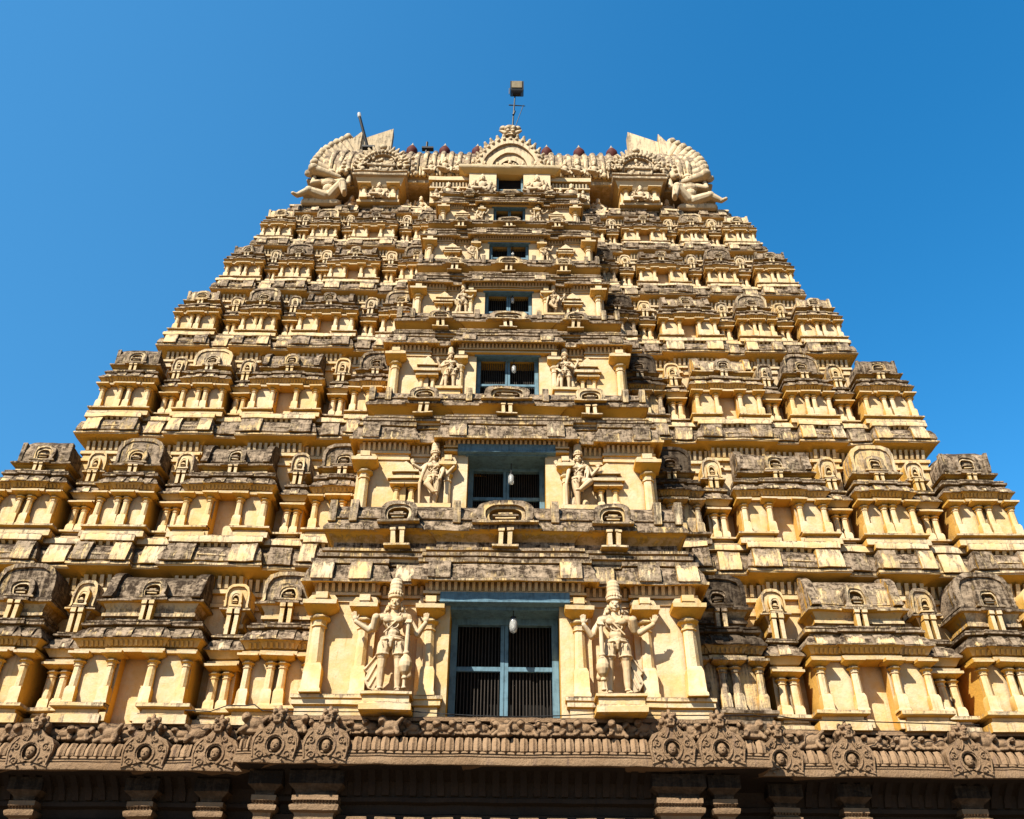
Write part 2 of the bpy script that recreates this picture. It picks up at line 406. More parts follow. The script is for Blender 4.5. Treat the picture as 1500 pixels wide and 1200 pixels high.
    for fx in xs:
        m = MB(); ww = pw if kind != 't' else pw * .9
        inner = abs(fx) < .5 and kind != 't'
        pilaster(m, cx + fx * w, yf + (.06 if not inner else .02) * k + ww * .1, zs['pt'] if kind != 't' else z0 + .3 * (zs['pt'] - z0) + .1 * k, zs['ab'], ww, .25 + dz)
        part('pilaster', m, M_PL, o, (cx + fx * w, yf, zs['pt']))
    # eaves cornice
    m = MB(); hc = zs['ct'] - zs['lip']; g = .125 * k; DD = .70 + dz
    m.loft(plan, [(g - .03, zs['lip'] - .006, .3), (g + .03 * k, zs['lip'], DD), (g + .03 * k, zs['lip'] + hc * .16, DD), (g - .01, zs['lip'] + hc * .3, DD), (g - .07 * k, zs['lip'] + hc * .75, DD), (g - .14 * k, zs['ct'], DD + .1)])
    for fx in ([-.72, -.24, .24, .72] if kind != 't' else [0]):
        bw = .15 * w if kind != 't' else .4 * w; yy = (yf + .08 * k - (pr if abs(fx) < mid else 0)) if kind != 't' else yf + .05 * k
        panel(m, cx + fx * w - bw, cx + fx * w + bw, yy - g, zs['lip'] + hc * .08, hc * .85, k, .62 + dz)
    g2 = g - .06 * k; hn = zs['nk'] - zs['ct']
    m.loft(plan, [(g2 - .12 * k, zs['ct'] - .02, .4), (g2 - .12 * k, zs['ct'] + hn * .3, .4), (g2, zs['ct'] + hn * .34, DD), (g2, zs['ct'] + hn * .6, DD), (g2 - .14 * k, zs['ct'] + hn * .66, .4), (g2 - .14 * k, zs['ct'] + hn * .8, .4), (g2 - .05 * k, zs['ct'] + hn * .84, DD), (g2 - .05 * k, zs['nk'], DD + .15)])
    part('shrine_cornice', m, M_PL, o, (cx, yf, zs['lip']), wob=.028)
    # neck with a pair of stub pilasters
    m = MB(); rw = w * (.75 if kind != 't' else .60) * DR.uniform(.95, 1.04); ry = yf + .22 * k; hk = zs['eave'] - zs['nk']
    m.loft(rect(cx - rw, cx + rw, ry, yb), [(-.05, zs['nk'] - .01, .55 + dz), (-.05, zs['nk'] + hk * .30, .5 + dz), (.02 * k, zs['nk'] + hk * .34, .4 + dz), (.02 * k, zs['nk'] + hk * .5, .4 + dz), (-.03, zs['nk'] + hk * .55, .4 + dz), (-.03, zs['nk'] + hk * .7, .4 + dz), (.05 * k, zs['eave'], .35)])
    for sg in (-1, 1):
        q = .045 * k
        m.box(cx + sg * .085 * k - q, cx + sg * .085 * k + q, ry - .20 * k, ry, zs['nk'] - .005, zs['eave'] - hk * .2, .0)
        m.box(cx + sg * .085 * k - q * 1.3, cx + sg * .085 * k + q * 1.3, ry - .23 * k, ry, zs['eave'] - hk * .2, zs['eave'] + .01, .25)
    part('shrine_neck', m, M_PL, o, (cx, yf, zs['nk']))
    # roof
    m = MB(); ht = zs['top'] - zs['eave']; DD = .66 + dr * .5
    ew = rw + .10 * k
    m.loft(stepped(cx, ew, ry - .06 * k, yb, .3, .08 * k), [(0, zs['eave'] - .004, .2), (.07 * k, zs['eave'] + ht * .02, DD), (.07 * k, zs['eave'] + ht * .07, DD), (0, zs['eave'] + ht * .10, DD), (-.05, zs['eave'] + ht * .16, DD)])
    zb = zs['eave'] + ht * .14
    if kind == 'B':
        rn = 'barrel_roof'; h = zs['top'] - zb; dp = .55 * k; yb2 = ry + .08 * k
        def sect(gr):
            pts = []
            for q in range(11):
                a = pi * q / 10; pts.append((yb2 + dp - (dp + gr) * cos(a), zb + h * .28 + (h * .72 + gr) * sin(a)))
            return [(yb2 - gr - .02, zb)] + pts + [(yb2 + 2 * dp + gr, zb)]
        m.prismX(sect(0)[::-1], cx - rw, cx + rw, DD, seg=5)
        for sg in (-1, 1):
            a, b = sorted((cx + sg * rw * .86, cx + sg * (rw + .07 * k)))
            p = sect(.10 * k); p[0] = (p[0][0] - .13 * k, p[0][1]); p[1] = (p[1][0] - .02 * k, p[1][1]); m.prismX(p[::-1], a, b, DD + .05)
        m.box(cx - rw * .85, cx + rw * .85, yb2 - .03, yb2 + dp, zb + h * .1, zb + h * .16, DD)
        dw, dh, dy = .62 * k * DR.uniform(.85, 1.1), h * .58, ry - .15 * k
    elif kind in 'CtA':
        rn = 'arched_roof' if kind != 'A' else 'barrel_roof'; h = zs['top'] - zb; yy = ry + (.02 if kind != 't' else -.05) * k
        o_ = [(cx - ew * 1.0, zb), (cx - ew * .94, zb + h * .08), (cx - ew * .97, zb + h * .32), (cx - ew * .95, zb + h * .62), (cx - ew * .82, zb + h * .84), (cx - ew * .52, zb + h * .97), (cx, zb + h * 1.0),
              (cx + ew * .52, zb + h * .97), (cx + ew * .82, zb + h * .84), (cx + ew * .95, zb + h * .62), (cx + ew * .97, zb + h * .32), (cx + ew * .94, zb + h * .08), (cx + ew, zb)]
        m.prismY(o_[::-1], yy, yb, DD - (.25 if kind == 't' else .05), seg=3)
        i_ = [(cx + (x - cx) * .86, zb + (z - zb) * .88) for x, z in o_]
        m.ringY(o_, i_, yy - .05 * k, yy + .1, DD - .15)
        if kind == 't': dw, dh, dy = ew * .98, h * .62, yy - .12 * k
        else: dw, dh, dy = ew * .85, h * .52, yy - .15 * k
    else:
        rn = 'dome_roof'; h = zs['top'] - zb; dpy = yb - ry
        pl = rect(cx - rw, cx + rw, ry, ry + 2 * rw)
        m.loft(pl, [(.02, zb, DD), (.05 * k, zb + h * .2, DD), (.04 * k, zb + h * .45, DD), (-.03 * k, zb + h * .7, DD), (-.16 * k, zb + h * .9, DD), (-.34 * k, zb + h, DD)], seg=.25)
        for sx in (-1, 1):
            m.box(cx + sx * rw * .97 - .06 * k, cx + sx * rw * .97 + .06 * k, ry - .06 * k, ry + .1 * k, zb, zb + h * .75, DD)
        dw, dh, dy = .7 * k, h * .6, ry - .14 * k
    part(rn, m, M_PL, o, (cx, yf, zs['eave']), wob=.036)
    m = MB(); dormer(m, cx, dy, zb + .02, dw, dh, .34 * k, (.30 if kind == 't' else .78) + dr * .4)
    part('dormer_arch', m, M_PL, o, (cx, yf, zb), wob=.045)
    if kind == 'D':      # side face seen on the outer flank
        sg = 1 if cx > 0 else -1
        m = MB()
        for yy in (yf + .5 * k, yf + 1.1 * k, yf + 1.8 * k): pilaster(m, cx + sg * (w * .93 - .02), yy, zs['pt'], zs['ab'], pw)
        part('flank_pilasters', m, M_PL, o, (cx + sg * w, yf + 1, zs['pt']))
    BOOST[0] = 0
    return o

def wing_plan(i, hw, y, pr, yb):
    """front line that steps forward under every shrine of storey i"""
    U = UO[i] if i < 6 else 8.3
    segs = []
    for kd, f, h in KIND:
        if kd == 't': continue
        segs.append((f * U - h * U * 1.06, min(hw, f * U + h * U * 1.06)))
    segs[0] = (segs[0][0], hw)
    pts = []
    for a, b in segs: pts += [(-b, y - pr), (-a, y - pr), (-a, y), (None, None)]
    L = []
    for a, b in segs:          # left side, from outer to inner
        L += [(-b, y - pr), (-a, y - pr)]
        L += [(-a, y)]
        L += [('n', y)]
    out = []
    for q, p in enumerate(L):
        if p[0] == 'n':
            nxt = [x for x in L[q + 1:q + 2]]
            if nxt: out.append((nxt[0][0], y))
        else: out.append(p)
    right = [(-x, yy) for x, yy in out][::-1]
    return out + right + [(hw, yb), (-hw, yb)]
def main_cornice(i):
    """the grey cornice above storey i and the wall behind the shrines"""
    P = FL[i + 1] - FL[i]; k = UO[i] / 14.9; zt = FL[i + 1]
    zl = [10.67, 14.94, 18.68, 21.68, 24.45, 26.93][i]
    yl = YF[i + 1] - .25; hw = (UO + [8.3])[i + 1] + .16
    yb = YF[i + 1] + DEPTH
    pr = .20 * k; pt = wing_plan(i + 1, hw, yl + pr, pr, yb)
    h = zt - zl
    # storey wall with sunken bays
    m = MB(); s = .40 * k
    m.loft(pt, [(-s, FL[i] - .3, .15), (-s, zl - .95 * k, 0), (-s + .06, zl - .93 * k, .1), (-s + .06, zl - .84 * k, .1), (-s, zl - .80 * k, 0), (-s, zl - .62 * k, 0), (-s + .10 * k, zl - .60 * k, .12), (-s + .10 * k, zl - .50 * k, .1), (-s + .02, zl - .47 * k, 0),
                (-s + .02, zl - .20 * k, 0), (-.24 * k, zl - .08 * k, 0), (-.03, zl - .03, 0), (-.02, zl, .3)], seg=.5)
    x = -hw + s
    for a in range(len(pt) // 2):
        pass
    xs = sorted(set([p[0] for p in pt]))
    for q in range(len(pt) - 3):
        (x0, y0), (x1, y1) = pt[q], pt[q + 1]
        if abs(y0 - y1) < 1e-6 and x1 > x0:
            rec = abs(y0 - (yl)) > 1e-3
            a, b = (x0 + (-s if rec else s), x1 + (s if rec else -s))
            if b - a > .2: dentils(m, a, b, y0 + s - .02, zl - .46 * k, zl - .19 * k, .17 * k, .16 * k)
            for xx in (a + .14 * k, b - .14 * k):
                if not rec:
                    m.box(xx - .2 * k, xx + .2 * k, y0 + s - .14 * k, y0 + s + .1, zl - .64 * k, zl - .52 * k, .05)
                    m.box(xx - .13 * k, xx + .13 * k, y0 + s - .09 * k, y0 + s + .1, zl - .8 * k, zl - .64 * k, .05)
                    m.box(xx - .2 * k, xx + .2 * k, y0 + s - .14 * k, y0 + s + .1, zl - .9 * k, zl - .8 * k, .05)
                    m.box(xx - .10 * k, xx + .10 * k, y0 + s - .07 * k, y0 + s + .1, FL[i] + .4, zl - .9 * k, .05)
    part('storey_wall', m, M_PL, tower, (0, yl, FL[i]), wob=.014)
    # cornice proper
    m = MB(); D = .72
    m.loft(pt, [(-.04, zl - .01, .2), (0, zl, .45), (0, zl + .06 * h, .5), (-.05 * k, zl + .09 * h, D + .2), (-.05 * k, zl + .12 * h, D), (-.02 * k, zl + .15 * h, D), (-.04 * k, zl + .35 * h, D), (-.10 * k, zl + .55 * h, D), (-.20 * k, zl + .66 * h, D), (-.26 * k, zl + .68 * h, D),
                (-.26 * k, zl + .76 * h, .4), (-.12 * k, zl + .79 * h, .35), (-.12 * k, zl + .93 * h, .30), (-.15 * k, zl + h, .55)], seg=.28)
    # raised panels on its face
    U = UO[i + 1] if i < 5 else 8.3
    for kd, f, hh in KIND:
        for sg in (-1, 1):
            c = sg * f * U; w = hh * U
            if kd == 't': bl = [(0, .95 * w)]; yy = yl + pr
            else: bl = [(-.64 * w, .27 * w), (.64 * w, .27 * w)]; yy = yl
            for dx, bw in bl:
                x0, x1 = c + dx - bw, c + dx + bw
                if abs(c) + dx * sg + bw > hw: x0, x1 = (x0, min(x1, hw)) if sg > 0 else (max(x0, -hw), x1)
                dd = random.choice([.38, .5, .6, .72])
                panel(m, x0, x1, yy, zl + .11 * h, h * .57, k, dd + .05, .06)
            if kd in 'BCAD':
                m.box(c - .3 * w, c + .3 * w, yl - .0 + .02, yl + .3, zl + .30 * h, zl + .36 * h, .5)
                dentils(m, c - w * .8, c + w * .8, yl + .24 * k, zl + .685 * h, zl + .78 * h, .16 * k, .08 * k, .1)
    part('storey_cornice', m, M_PL, tower, (0, yl, zl), wob=.034)

# ------------------------------------------------------------------ central bays
def window(i, x0, x1, y, z0, z1, k, parent_z):
    """blue framed two-leaf window with a rod grille, set back in the bay"""
    w = x1 - x0; f = .14 * k
    m = MB()
    m.box(x0, x0 + f, y, y + .16, z0, z1, b=.01); m.box(x1 - f, x1, y, y + .16, z0, z1, b=.01)
    m.box(x0 + f, x1 - f, y + .003, y + .157, z1 - f * 1.1, z1, b=.01); m.box(x0 + f, x1 - f, y + .003, y + .157, z0, z0 + f * .35, b=.008)
    o = part('window', m, M_BLUE, tower, ((x0 + x1) / 2, y, z0), wob=.004)
    cx = (x0 + x1) / 2; q = .085 * k
    m = MB(); m.box(cx - q, cx - .006, y + .03, y + .12, z0 + f * .35, z1 - f * 1.1, b=.008); m.box(cx + .006, cx + q, y + .035, y + .12, z0 + f * .35, z1 - f * 1.1, b=.008)
    part('mullion', m, M_BLUE, o, (cx, y, z0), wob=.003)
    zz = z0 + (z1 - z0) * [.50, .52, .43, .40, .44, .42][i]
    for a, b in ((x0 + f, cx - q), (cx + q, x1 - f)):
        m = MB(); m.box(a, b, y + .04, y + .11, zz - .05 * k, zz + .05 * k, b=.006)
        part('crossbar', m, M_BLUE, o, ((a + b) / 2, y, zz), wob=.003)
        m = MB(); n = int(13 if i < 3 else 9)
        for j in range(n):
            xx = a + (b - a) * (j + .5) / n
            m.lathe(xx, y + .17, [(.011 * k, z0), (.011 * k, z1 - f)], 6)
        part('grille', m, M_GRILLE, o, ((a + b) / 2, y + .17, z0), wob=0)
    dr_ = .5 if i < 3 else .26
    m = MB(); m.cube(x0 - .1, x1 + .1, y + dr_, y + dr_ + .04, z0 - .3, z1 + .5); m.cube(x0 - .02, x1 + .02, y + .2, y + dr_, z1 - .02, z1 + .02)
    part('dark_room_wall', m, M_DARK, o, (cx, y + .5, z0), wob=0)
    return o
def relief_shrine(m, cx, y, z0, H, w, k):
    """shallow shrine relief with stub pilaster, cornice and pointed top"""
    for fx in (-.6, .6): pilaster(m, cx + fx * w, y - .02 * k, z0, z0 + H * .50, .2 * k)
    m.box(cx - w * 1.15, cx + w * 1.15, y - .10 * k, y + .1, z0 + H * .52, z0 + H * .60, .15)
    m.box(cx - w * 1.4, cx + w * 1.4, y - .18 * k, y + .1, z0 + H * .60, z0 + H * .68, .3)
    m.box(cx - w * .8, cx + w * .8, y - .08 * k, y + .1, z0 + H * .68, z0 + H * .76, .1)
    m.box(cx - w * 1.1, cx + w * 1.1, y - .16 * k, y + .1, z0 + H * .76, z0 + H * .82, .2)
    m.prismY([(cx - w * .8, z0 + H * .82), (cx + w * .8, z0 + H * .82), (cx + w * .45, z0 + H * .93), (cx, z0 + H * 1.02), (cx - w * .45, z0 + H * .93)], y - .13 * k, y + .1, .15)
zw1_ = [9.22, 13.70, 17.72, 21.15, 24.05, 26.55]
def central_bay(i):
    k = CK[i]; zb, za, zl, zt = CB[i]; yf = YF[i] - .5; H = za - zb
    z0 = FL[i] - .1; W = 4.22 * k; win = [1.2, 1.11, 1.12, 1.05, 1.0, .97][i] * k
    jb = 1.88 * k; ed = 2.80 * k; yb = YF[i] + 1.6
    yo = yf; yr = yf + .16 * k; yj = yf + .02 * k
    m = MB()
    # solid masonry either side of the opening, stepping back where the statues stand
    for sg in (-1, 1):
        plan = [(win, yj), (jb, yj), (jb, yr), (ed, yr), (ed, yo), (W, yo), (W, yb), (win, yb)]
        if sg < 0: plan = [(-x, y) for x, y in plan][::-1]
        m.loft(plan, [(0, z0, 0), (0, max(za + .14 * k + .1, zw1_[i] + .2), 0)], seg=.5)
        # ledges under the pilasters
        if i == 0:
            for a, b, yy in ((ed, W + .1, yo), (1.32, jb, yj)):
                x0, x1 = sorted((sg * a, sg * b))
                m.loft(rect(x0, x1, yy - .16, yy + .2), [(-.04, z0 - .1, 0), (-.04, zb + .07, 0), (.02, zb + .1, .2), (.02, zb + .2, .1), (.05, zb + .22, .3), (.05, zb + .29, .5), (.03, zb + .3, .5)])
            xx = sg * ed - sg * .02
            m.cube(*sorted((xx, xx + sg * .0 + sg * .001)), yo, yo + .01, zb, zb + .01)
    # lintel course, cove and dentils up to the eaves
    he = zl - za; cm = 1.75 * k
    plan = [(-W, yo), (-ed, yo), (-ed, yr), (-cm, yr), (-cm, yo - .12 * k), (cm, yo - .12 * k), (cm, yr), (ed, yr), (ed, yo), (W, yo), (W, yb), (-W, yb)]
    zc = za + .20 * he; zc2 = [9.29, 13.68, 17.56, 20.78, 23.67, 26.20][i]
    def course(pl, zc, top):
        he = top - zc
        m.loft(pl, [(-.03, zc, 0), (.04 * k, zc + .02, 0), (.04 * k, zc + he * .16, 0), (-.02 * k, zc + he * .18, 0), (-.02 * k, zc + he * .3, 0), (.05 * k, zc + he * .33, 0), (.05 * k, zc + he * .44, 0), (0, zc + he * .46, 0), (.02 * k, zc + he * .8, 0), (.22 * k, top, 0)], seg=.4)
    top = zl + .16 * k
    course([(-W, yo), (-ed, yo), (-ed, yr), (-cm + .01, yr), (-cm + .01, yb), (-W, yb)], zc, top)
    course([(cm - .01, yr), (ed, yr), (ed, yo), (W, yo), (W, yb), (cm - .01, yb)], zc, top)
    course(rect(-cm, cm, yo - .12 * k, yb), zc2, max(top, zc2 + .25 * k))
    for (a, b, yy) in ((-W, -ed, yo), (-ed, -cm, yr), (ed, W, yo), (cm, ed, yr)):
        dentils(m, a + .04, b - .04, yy + .01, zc + (top - zc) * .47, zc + (top - zc) * .8, .135 * k, .12 * k)
    t2 = max(top, zc2 + .25 * k); dentils(m, -cm + .04, cm - .04, yo - .12 * k + .01, zc2 + (t2 - zc2) * .47, zc2 + (t2 - zc2) * .8, .135 * k, .12 * k)
    bay = part('central_bay', m, M_PL, tower, (0, yf, zb), wob=.012)
    pz = zb + (.30 if i == 0 else 0)
    for sg in (-1, 1):
        for x, yy, ww in ((3.98, yo - .12 * k, .37), ) + (((3.05, yo - .03, .31), (1.62, yj - .04, .32)) if i == 0 else ((1.66, yj - .05, .25),)):
            q = MB(); pilaster(q, sg * x * k, yy, pz if i == 0 else z0, za - (0 if x > 2 else .02 * k), ww * k, .3, bracket=True, base=(i == 0))
            part('pilaster', q, M_PL, bay, (sg * x * k, yy, pz))
        if i > 0:
            q = MB(); relief_shrine(q, sg * 2.85 * k, yo + .02, zb - .1, (za - zb) * 1.12, .34 * k, k)
            part('shrine_relief', q, M_PL, bay, (sg * 2.85 * k, yo, zb))
    # blue lintel board
    if i < 2:
        q = MB(); lw = 1.42 * k * (1.0 if i == 0 else .98)
        zz = [9.32, 13.72][i]
        q.box(-lw, lw, yo - .18 * k, yo + .35, zz, zz + .20, b=.01); q.box(-lw - .01, lw + .01, yo - .20 * k, yo + .33, zz - .05, zz - .003, b=.01)
        part('lintel_board', q, M_BLUE, bay, (0, yo, zz), wob=.004)
    # eaves cornice
    q = MB(); hc = zt - zl; g = .30 * k
    W2 = CW[i] - g
    q.loft([(-W2, yo), (-ed, yo), (-ed, yr), (-cm, yr), (-cm, yo - .12 * k), (cm, yo - .12 * k), (cm, yr), (ed, yr), (ed, yo), (W2, yo), (W2, yb), (-W2, yb)],
           [(.02, zl + .17 * k, 0), (g - .06, zl + .03 * k, .05), (g - .03, zl - .008, .3), (g + .02, zl + .0, .6), (g + .02, zl + .06 * k, .6), (g - .03, zl + .1 * k, .7), (g - .06, zl + hc * .45, .8), (g - .14, zl + hc * .75, .8), (g - .2, zl + hc * .8, .5), (g - .12, zl + hc * .84, .6), (g - .12, zt, .8)], seg=.25)
    bl = [-4.05, -3.2, -2.2, -1.45, 1.45, 2.2, 3.2, 4.05] if i == 0 else [-3.9, -1.4, 1.4, 3.9]
    for b in bl:
        b *= k; yy = yo - .12 * k if abs(b) < cm else (yr if abs(b) < ed else yo); bw = .24 * k
        panel(q, b - bw, b + bw, yy - g, zl + .06 * k, hc * .72, k, random.choice([.5, .6, .75]), .06)
    part('bay_cornice', q, M_PL, bay, (0, yo, zl), wob=.022)
    # barrel parapet over the bay (stands in front of the next window)
    top = [11.90, 15.80, 19.33, 22.38, 24.95, 27.16][i]
    PH = top - zt; q = MB(); Wp = W2 - .05; y1 = yo - .02
    q.loft([(-Wp, y1), (-cm, y1), (-cm, y1 - .1 * k), (cm, y1 - .1 * k), (cm, y1), (Wp, y1), (Wp, yb), (-Wp, yb)], [(.02, zt - .01, .4), (.02, zt + PH * .04, .4), (.12 * k, zt + PH * .05, .7), (.12 * k, zt + PH * .10, .7), (-.02, zt + PH * .115, .4), (-.02, zt + PH * .15, .3), (.05 * k, zt + PH * .16, .6), (.05 * k, zt + PH * .2, .7),
             (-.12, zt + PH * .205, .3), (-.16, zt + PH * .22, .9 if i == 0 else .05), (-.16, zt + PH * .34, .9 if i == 0 else .05), (-.06 * k, zt + PH * .42, .7 if i == 0 else .05), (.04 * k, zt + PH * .455, .1)], seg=.4)
    part('parapet_base', q, M_PL, bay, (0, yo, zt), wob=.016)
    q = MB(); wv = []
    ye = y1 - .04 * k
    q.loft([(-Wp, ye), (-2.95 * k, ye), (-2.95 * k, ye - .07), (-2.0 * k, ye - .07), (-2.0 * k, ye), (-.75 * k, ye), (-.75 * k, ye - .1), (.75 * k, ye - .1), (.75 * k, ye), (2.0 * k, ye), (2.0 * k, ye - .07), (2.95 * k, ye - .07), (2.95 * k, ye), (Wp, ye), (Wp, yb), (-Wp, yb)],
           [(0, zt + PH * .45, .3), (.08 * k, zt + PH * .47, .75), (.08 * k, zt + PH * .52, .75), (.0, zt + PH * .60, .7), (-.03, zt + PH * .64, .8)], seg=.22)
    zr = zt + PH * .62; hr = top - zr; dp = .5 * k
    pts = [(ye + .02, zr)] + [(ye + .04 + dp - dp * cos(pi * a / 10), zr + hr * .30 + hr * .68 * sin(pi * a / 10)) for a in range(11)] + [(ye + .1 + 2 * dp, zr)]
    q.prismX(pts[::-1], -Wp + .05, Wp - .05, .72, seg=12)
    q.box(-Wp + .08, Wp - .08, ye - .015, ye + .2, zr + hr * .12, zr + hr * .2, .75)
    for sx in (-1, 1):
        for xx in (1.15, 3.55, W2 / k - .14):
            q.box(sx * xx * k - .09 * k, sx * xx * k + .09 * k, ye - .06 * k, ye + .5 * k, zr - .02, top - .06, .6)
    part('parapet_roof', q, M_PL, bay, (0, yo, zr), wob=.02)
    for x, w_, hh in ((-2.47, .85, .88), (0, 1.36, .93), (2.47, .85, .88)):
        q = MB(); dd = random.choice([.65, .8]) if i else .85
        dormer(q, x * k, ye - .26 * k, zt + PH * (.57 if i < 2 else .48 if i < 5 else .36), w_ * k * (1 if i < 3 else .85), PH * (.32 if i < 2 else .27) * (1.05 if x == 0 else .95), .42 * k, dd)
        for sg in (-1, 1):
            q.box(x * k + sg * .1 * k - .05 * k, x * k + sg * .1 * k + .05 * k, ye - .22 * k, ye, zt + PH * .2, zt + PH * .42, .05)
            q.box(x * k + sg * .1 * k - .07 * k, x * k + sg * .1 * k + .07 * k, ye - .24 * k, ye, zt + PH * .42, zt + PH * .47, .3)
        q.box(x * k - .3 * k, x * k + .3 * k, ye - .25 * k, ye, zt + PH * .185, zt + PH * .225, .4)
        part('dormer_arch', q, M_PL, bay, (x * k, ye, zr), wob=.035)
    # reveals and the window itself
    yw = yf + [.60, .60, .20, .16, .13, .12][i]
    zw0 = [zb - .02, 11.75, 15.9, 19.4, 22.4, 25.0][i]
    zw1 = [9.22, 13.70, 17.72, 21.15, 24.05, 26.55][i]
    q = MB(); q.cube(-win - .05, win + .05, yf + .07, yf + .5 if i else yw + .18, zw1 - .015, zw1 + .3 * k, .3)
    if i: q.cube(-win - .05, win + .05, yf - .06 * k, yw + .02, zc2 - .05 * k, zc2 + .03, .3)
    part('window_reveal', q, M_BLUE, bay, (0, yw, zw1), wob=0)
    window(i, -win + .01, win - .01, yw, zw0, zw1, k, 0)

# ------------------------------------------------------------------ sculpted figures
def mirror(p, s): return (p[0] * s, p[1], p[2])
POSES = {}
def hand(m, w, dirv, s, spread=.028, r=.017):
    """palm and five fingers"""
    w = Vector(w); d = Vector(dirv).normalized(); side = Vector((0, -1, 0)).cross(d)
    if side.length < .2: side = Vector((1, 0, 0))
    side.normalize()
    m.ell(w + d * .055, (.055, .035, .06)); L = [.085, .1, .095, .075]
    for q in range(4):
        o = side * (q - 1.5) * spread
        a = w + d * .085 + o; b = a + d * L[q] + o * .25
        m.cap(a, b, r, r * .8, n=6)
    m.cap(w + d * .03 - side * .05 * s, w + d * .09 - side * .095 * s, r, r * .8, n=6)
def figure(pose, mir):
    """standing stucco deity about 2.4 m tall with its crown, feet at z=0, facing -Y"""
    m = MB(); S = mir
    C = lambda a, b, r0, r1, n=10: m.cap(mirror(a, S), mirror(b, S), r0, r1, n)
    E = lambda c, r, rot=None: m.ell(mirror(c, S), r, rot)
    def seg(pts, rs):
        for a in range(len(pts) - 1): C(pts[a], pts[a + 1], rs[a], rs[a + 1])
    # torso
    E((0, 0, 1.03), (.235, .17, .15)); E((0, -.04, 1.20), (.165, .15, .15)); E((0, -.01, 1.45), (.235, .155, .18))
    E((-.11, -.13, 1.47), (.11, .06, .08)); E((.11, -.13, 1.47), (.11, .06, .08))
    C((-.24, 0, 1.55), (.24, 0, 1.55), .105, .105); C((0, 0, 1.55), (0, -.02, 1.74), .09, .075)
    # head: face, ears, curls
    E((0, -.04, 1.83), (.115, .125, .155)); C((0, -.150, 1.87), (0, -.178, 1.805), .016, .024, 8)
    for sx in (-1, 1):
        E((sx * .048, -.155, 1.865), (.028, .015, .014)); C((sx * .02, -.155, 1.892), (sx * .085, -.14, 1.898), .012, .010, 6)
        E((sx * .055, -.115, 1.79), (.04, .03, .035)); E((sx * .135, 0, 1.82), (.03, .04, .07)); E((sx * .15, -.02, 1.72), (.045, .04, .05))
        for q in range(4): E((sx * (.16 + .02 * q), .05, 1.80 - .055 * q), (.045, .05, .04))
    E((0, -.150, 1.762), (.040, .016, .011)); E((0, -.147, 1.744), (.032, .016, .011)); E((0, -.120, 1.712), (.035, .025, .02))
    # crown
    prof = [(.14, 1.93), (.165, 1.95), (.165, 1.99), (.14, 2.0), (.145, 2.04), (.16, 2.06), (.16, 2.10), (.14, 2.12), (.148, 2.17), (.14, 2.21), (.15, 2.25), (.135, 2.29), (.135, 2.33), (.11, 2.37), (.07, 2.405), (.02, 2.42)]
    m.lathe(0, -.01, prof, 14)
    for q in range(9):
        a = pi + pi * q / 8; m.ell((.155 * cos(a), -.01 + .155 * sin(a), 2.03), (.025, .025, .03), None, 8, 6)
    # necklaces, belt, armlets
    for rr, zz, yy in ((.13, 1.62, -.10), (.17, 1.53, -.14), (.12, 1.36, -.15)):
        n = 10
        for q in range(n):
            a0 = pi + pi * q / n; a1 = pi + pi * (q + 1) / n
            C((rr * cos(a0), yy + .02 * sin(a0), zz + .09 * sin(a0)), (rr * cos(a1), yy + .02 * sin(a1), zz + .09 * sin(a1)), .018, .018, 6)
    for zz, r in ((1.06, .025), (1.11, .018)):
        n = 16
        for q in range(n):
            a0 = 2 * pi * q / n; a1 = 2 * pi * (q + 1) / n
            C((.245 * cos(a0), .185 * sin(a0), zz), (.245 * cos(a1), .185 * sin(a1), zz), r, r, 6)
    E((0, -.20, 1.05), (.06, .035, .06)); C((0, -.2, 1.0), (.0, -.18, .90), .04, .025)
    for q in range(5): C((-.2 + .1 * q, -.17, 1.0), (-.17 + .09 * q, -.19, .93), .018, .012, 6)
    C((.18, -.15, 1.55), (-.16, -.19, 1.18), .02, .02, 6)
    # legs
    if pose in ('guard', 'stand'):
        for sx in (-1, 1):
            seg([(sx * .14, 0, .98), (sx * .17, -.03, .78)], [.155, .135])
            seg([(sx * .17, -.02, .80), (sx * .175, -.03, .52), (sx * .18, .01, .30), (sx * .18, .0, .10)], [.115, .082, .080, .052])
            E((sx * .175, -.08, .53), (.05, .035, .05)); C((sx * .18, .0, .05), (sx * .215, -.19, .04), .052, .045)
            for q in range(4): C((sx * (.165 + .022 * q), -.19, .035), (sx * (.172 + .024 * q), -.235, .03), .014, .012, 6)
            for q in range(12):
                a0 = 2 * pi * q / 12; a1 = 2 * pi * (q + 1) / 12
                C((sx * .17 + .138 * cos(a0), -.03 + .135 * sin(a0), .77), (sx * .17 + .138 * cos(a1), -.03 + .135 * sin(a1), .77), .018, .018, 6)
                C((sx * .18 + .06 * cos(a0), .06 * sin(a0), .13), (sx * .18 + .06 * cos(a1), .06 * sin(a1), .13), .014, .014, 6)
    elif pose == 'cross':      # weight on one leg, the other bent across it
        seg([(.12, 0, .98), (.10, -.04, .52), (.06, .0, .10)], [.16, .105, .065]); C((.06, 0, .05), (.12, -.19, .04), .055, .045)
        seg([(-.13, 0, .98), (-.20, -.26, .72), (.04, -.30, .42)], [.15, .11, .07]); C((.04, -.30, .42), (.16, -.36, .40), .05, .04)
    else:                      # one foot raised high on the knee
        seg([(-.10, 0, .98), (-.06, -.02, .52), (-.04, .0, .10)], [.16, .11, .07]); C((-.04, 0, .05), (-.06, -.2, .04), .055, .045)
        seg([(.14, -.02, .98), (.34, -.26, .86), (.02, -.30, .55)], [.15, .12, .07]); C((.02, -.3, .55), (-.12, -.34, .52), .05, .04)
        E((-.18, .08, .25), (.16, .1, .24)); E((.2, .1, .2), (.14, .1, .2))
    # arms
    sh = .29
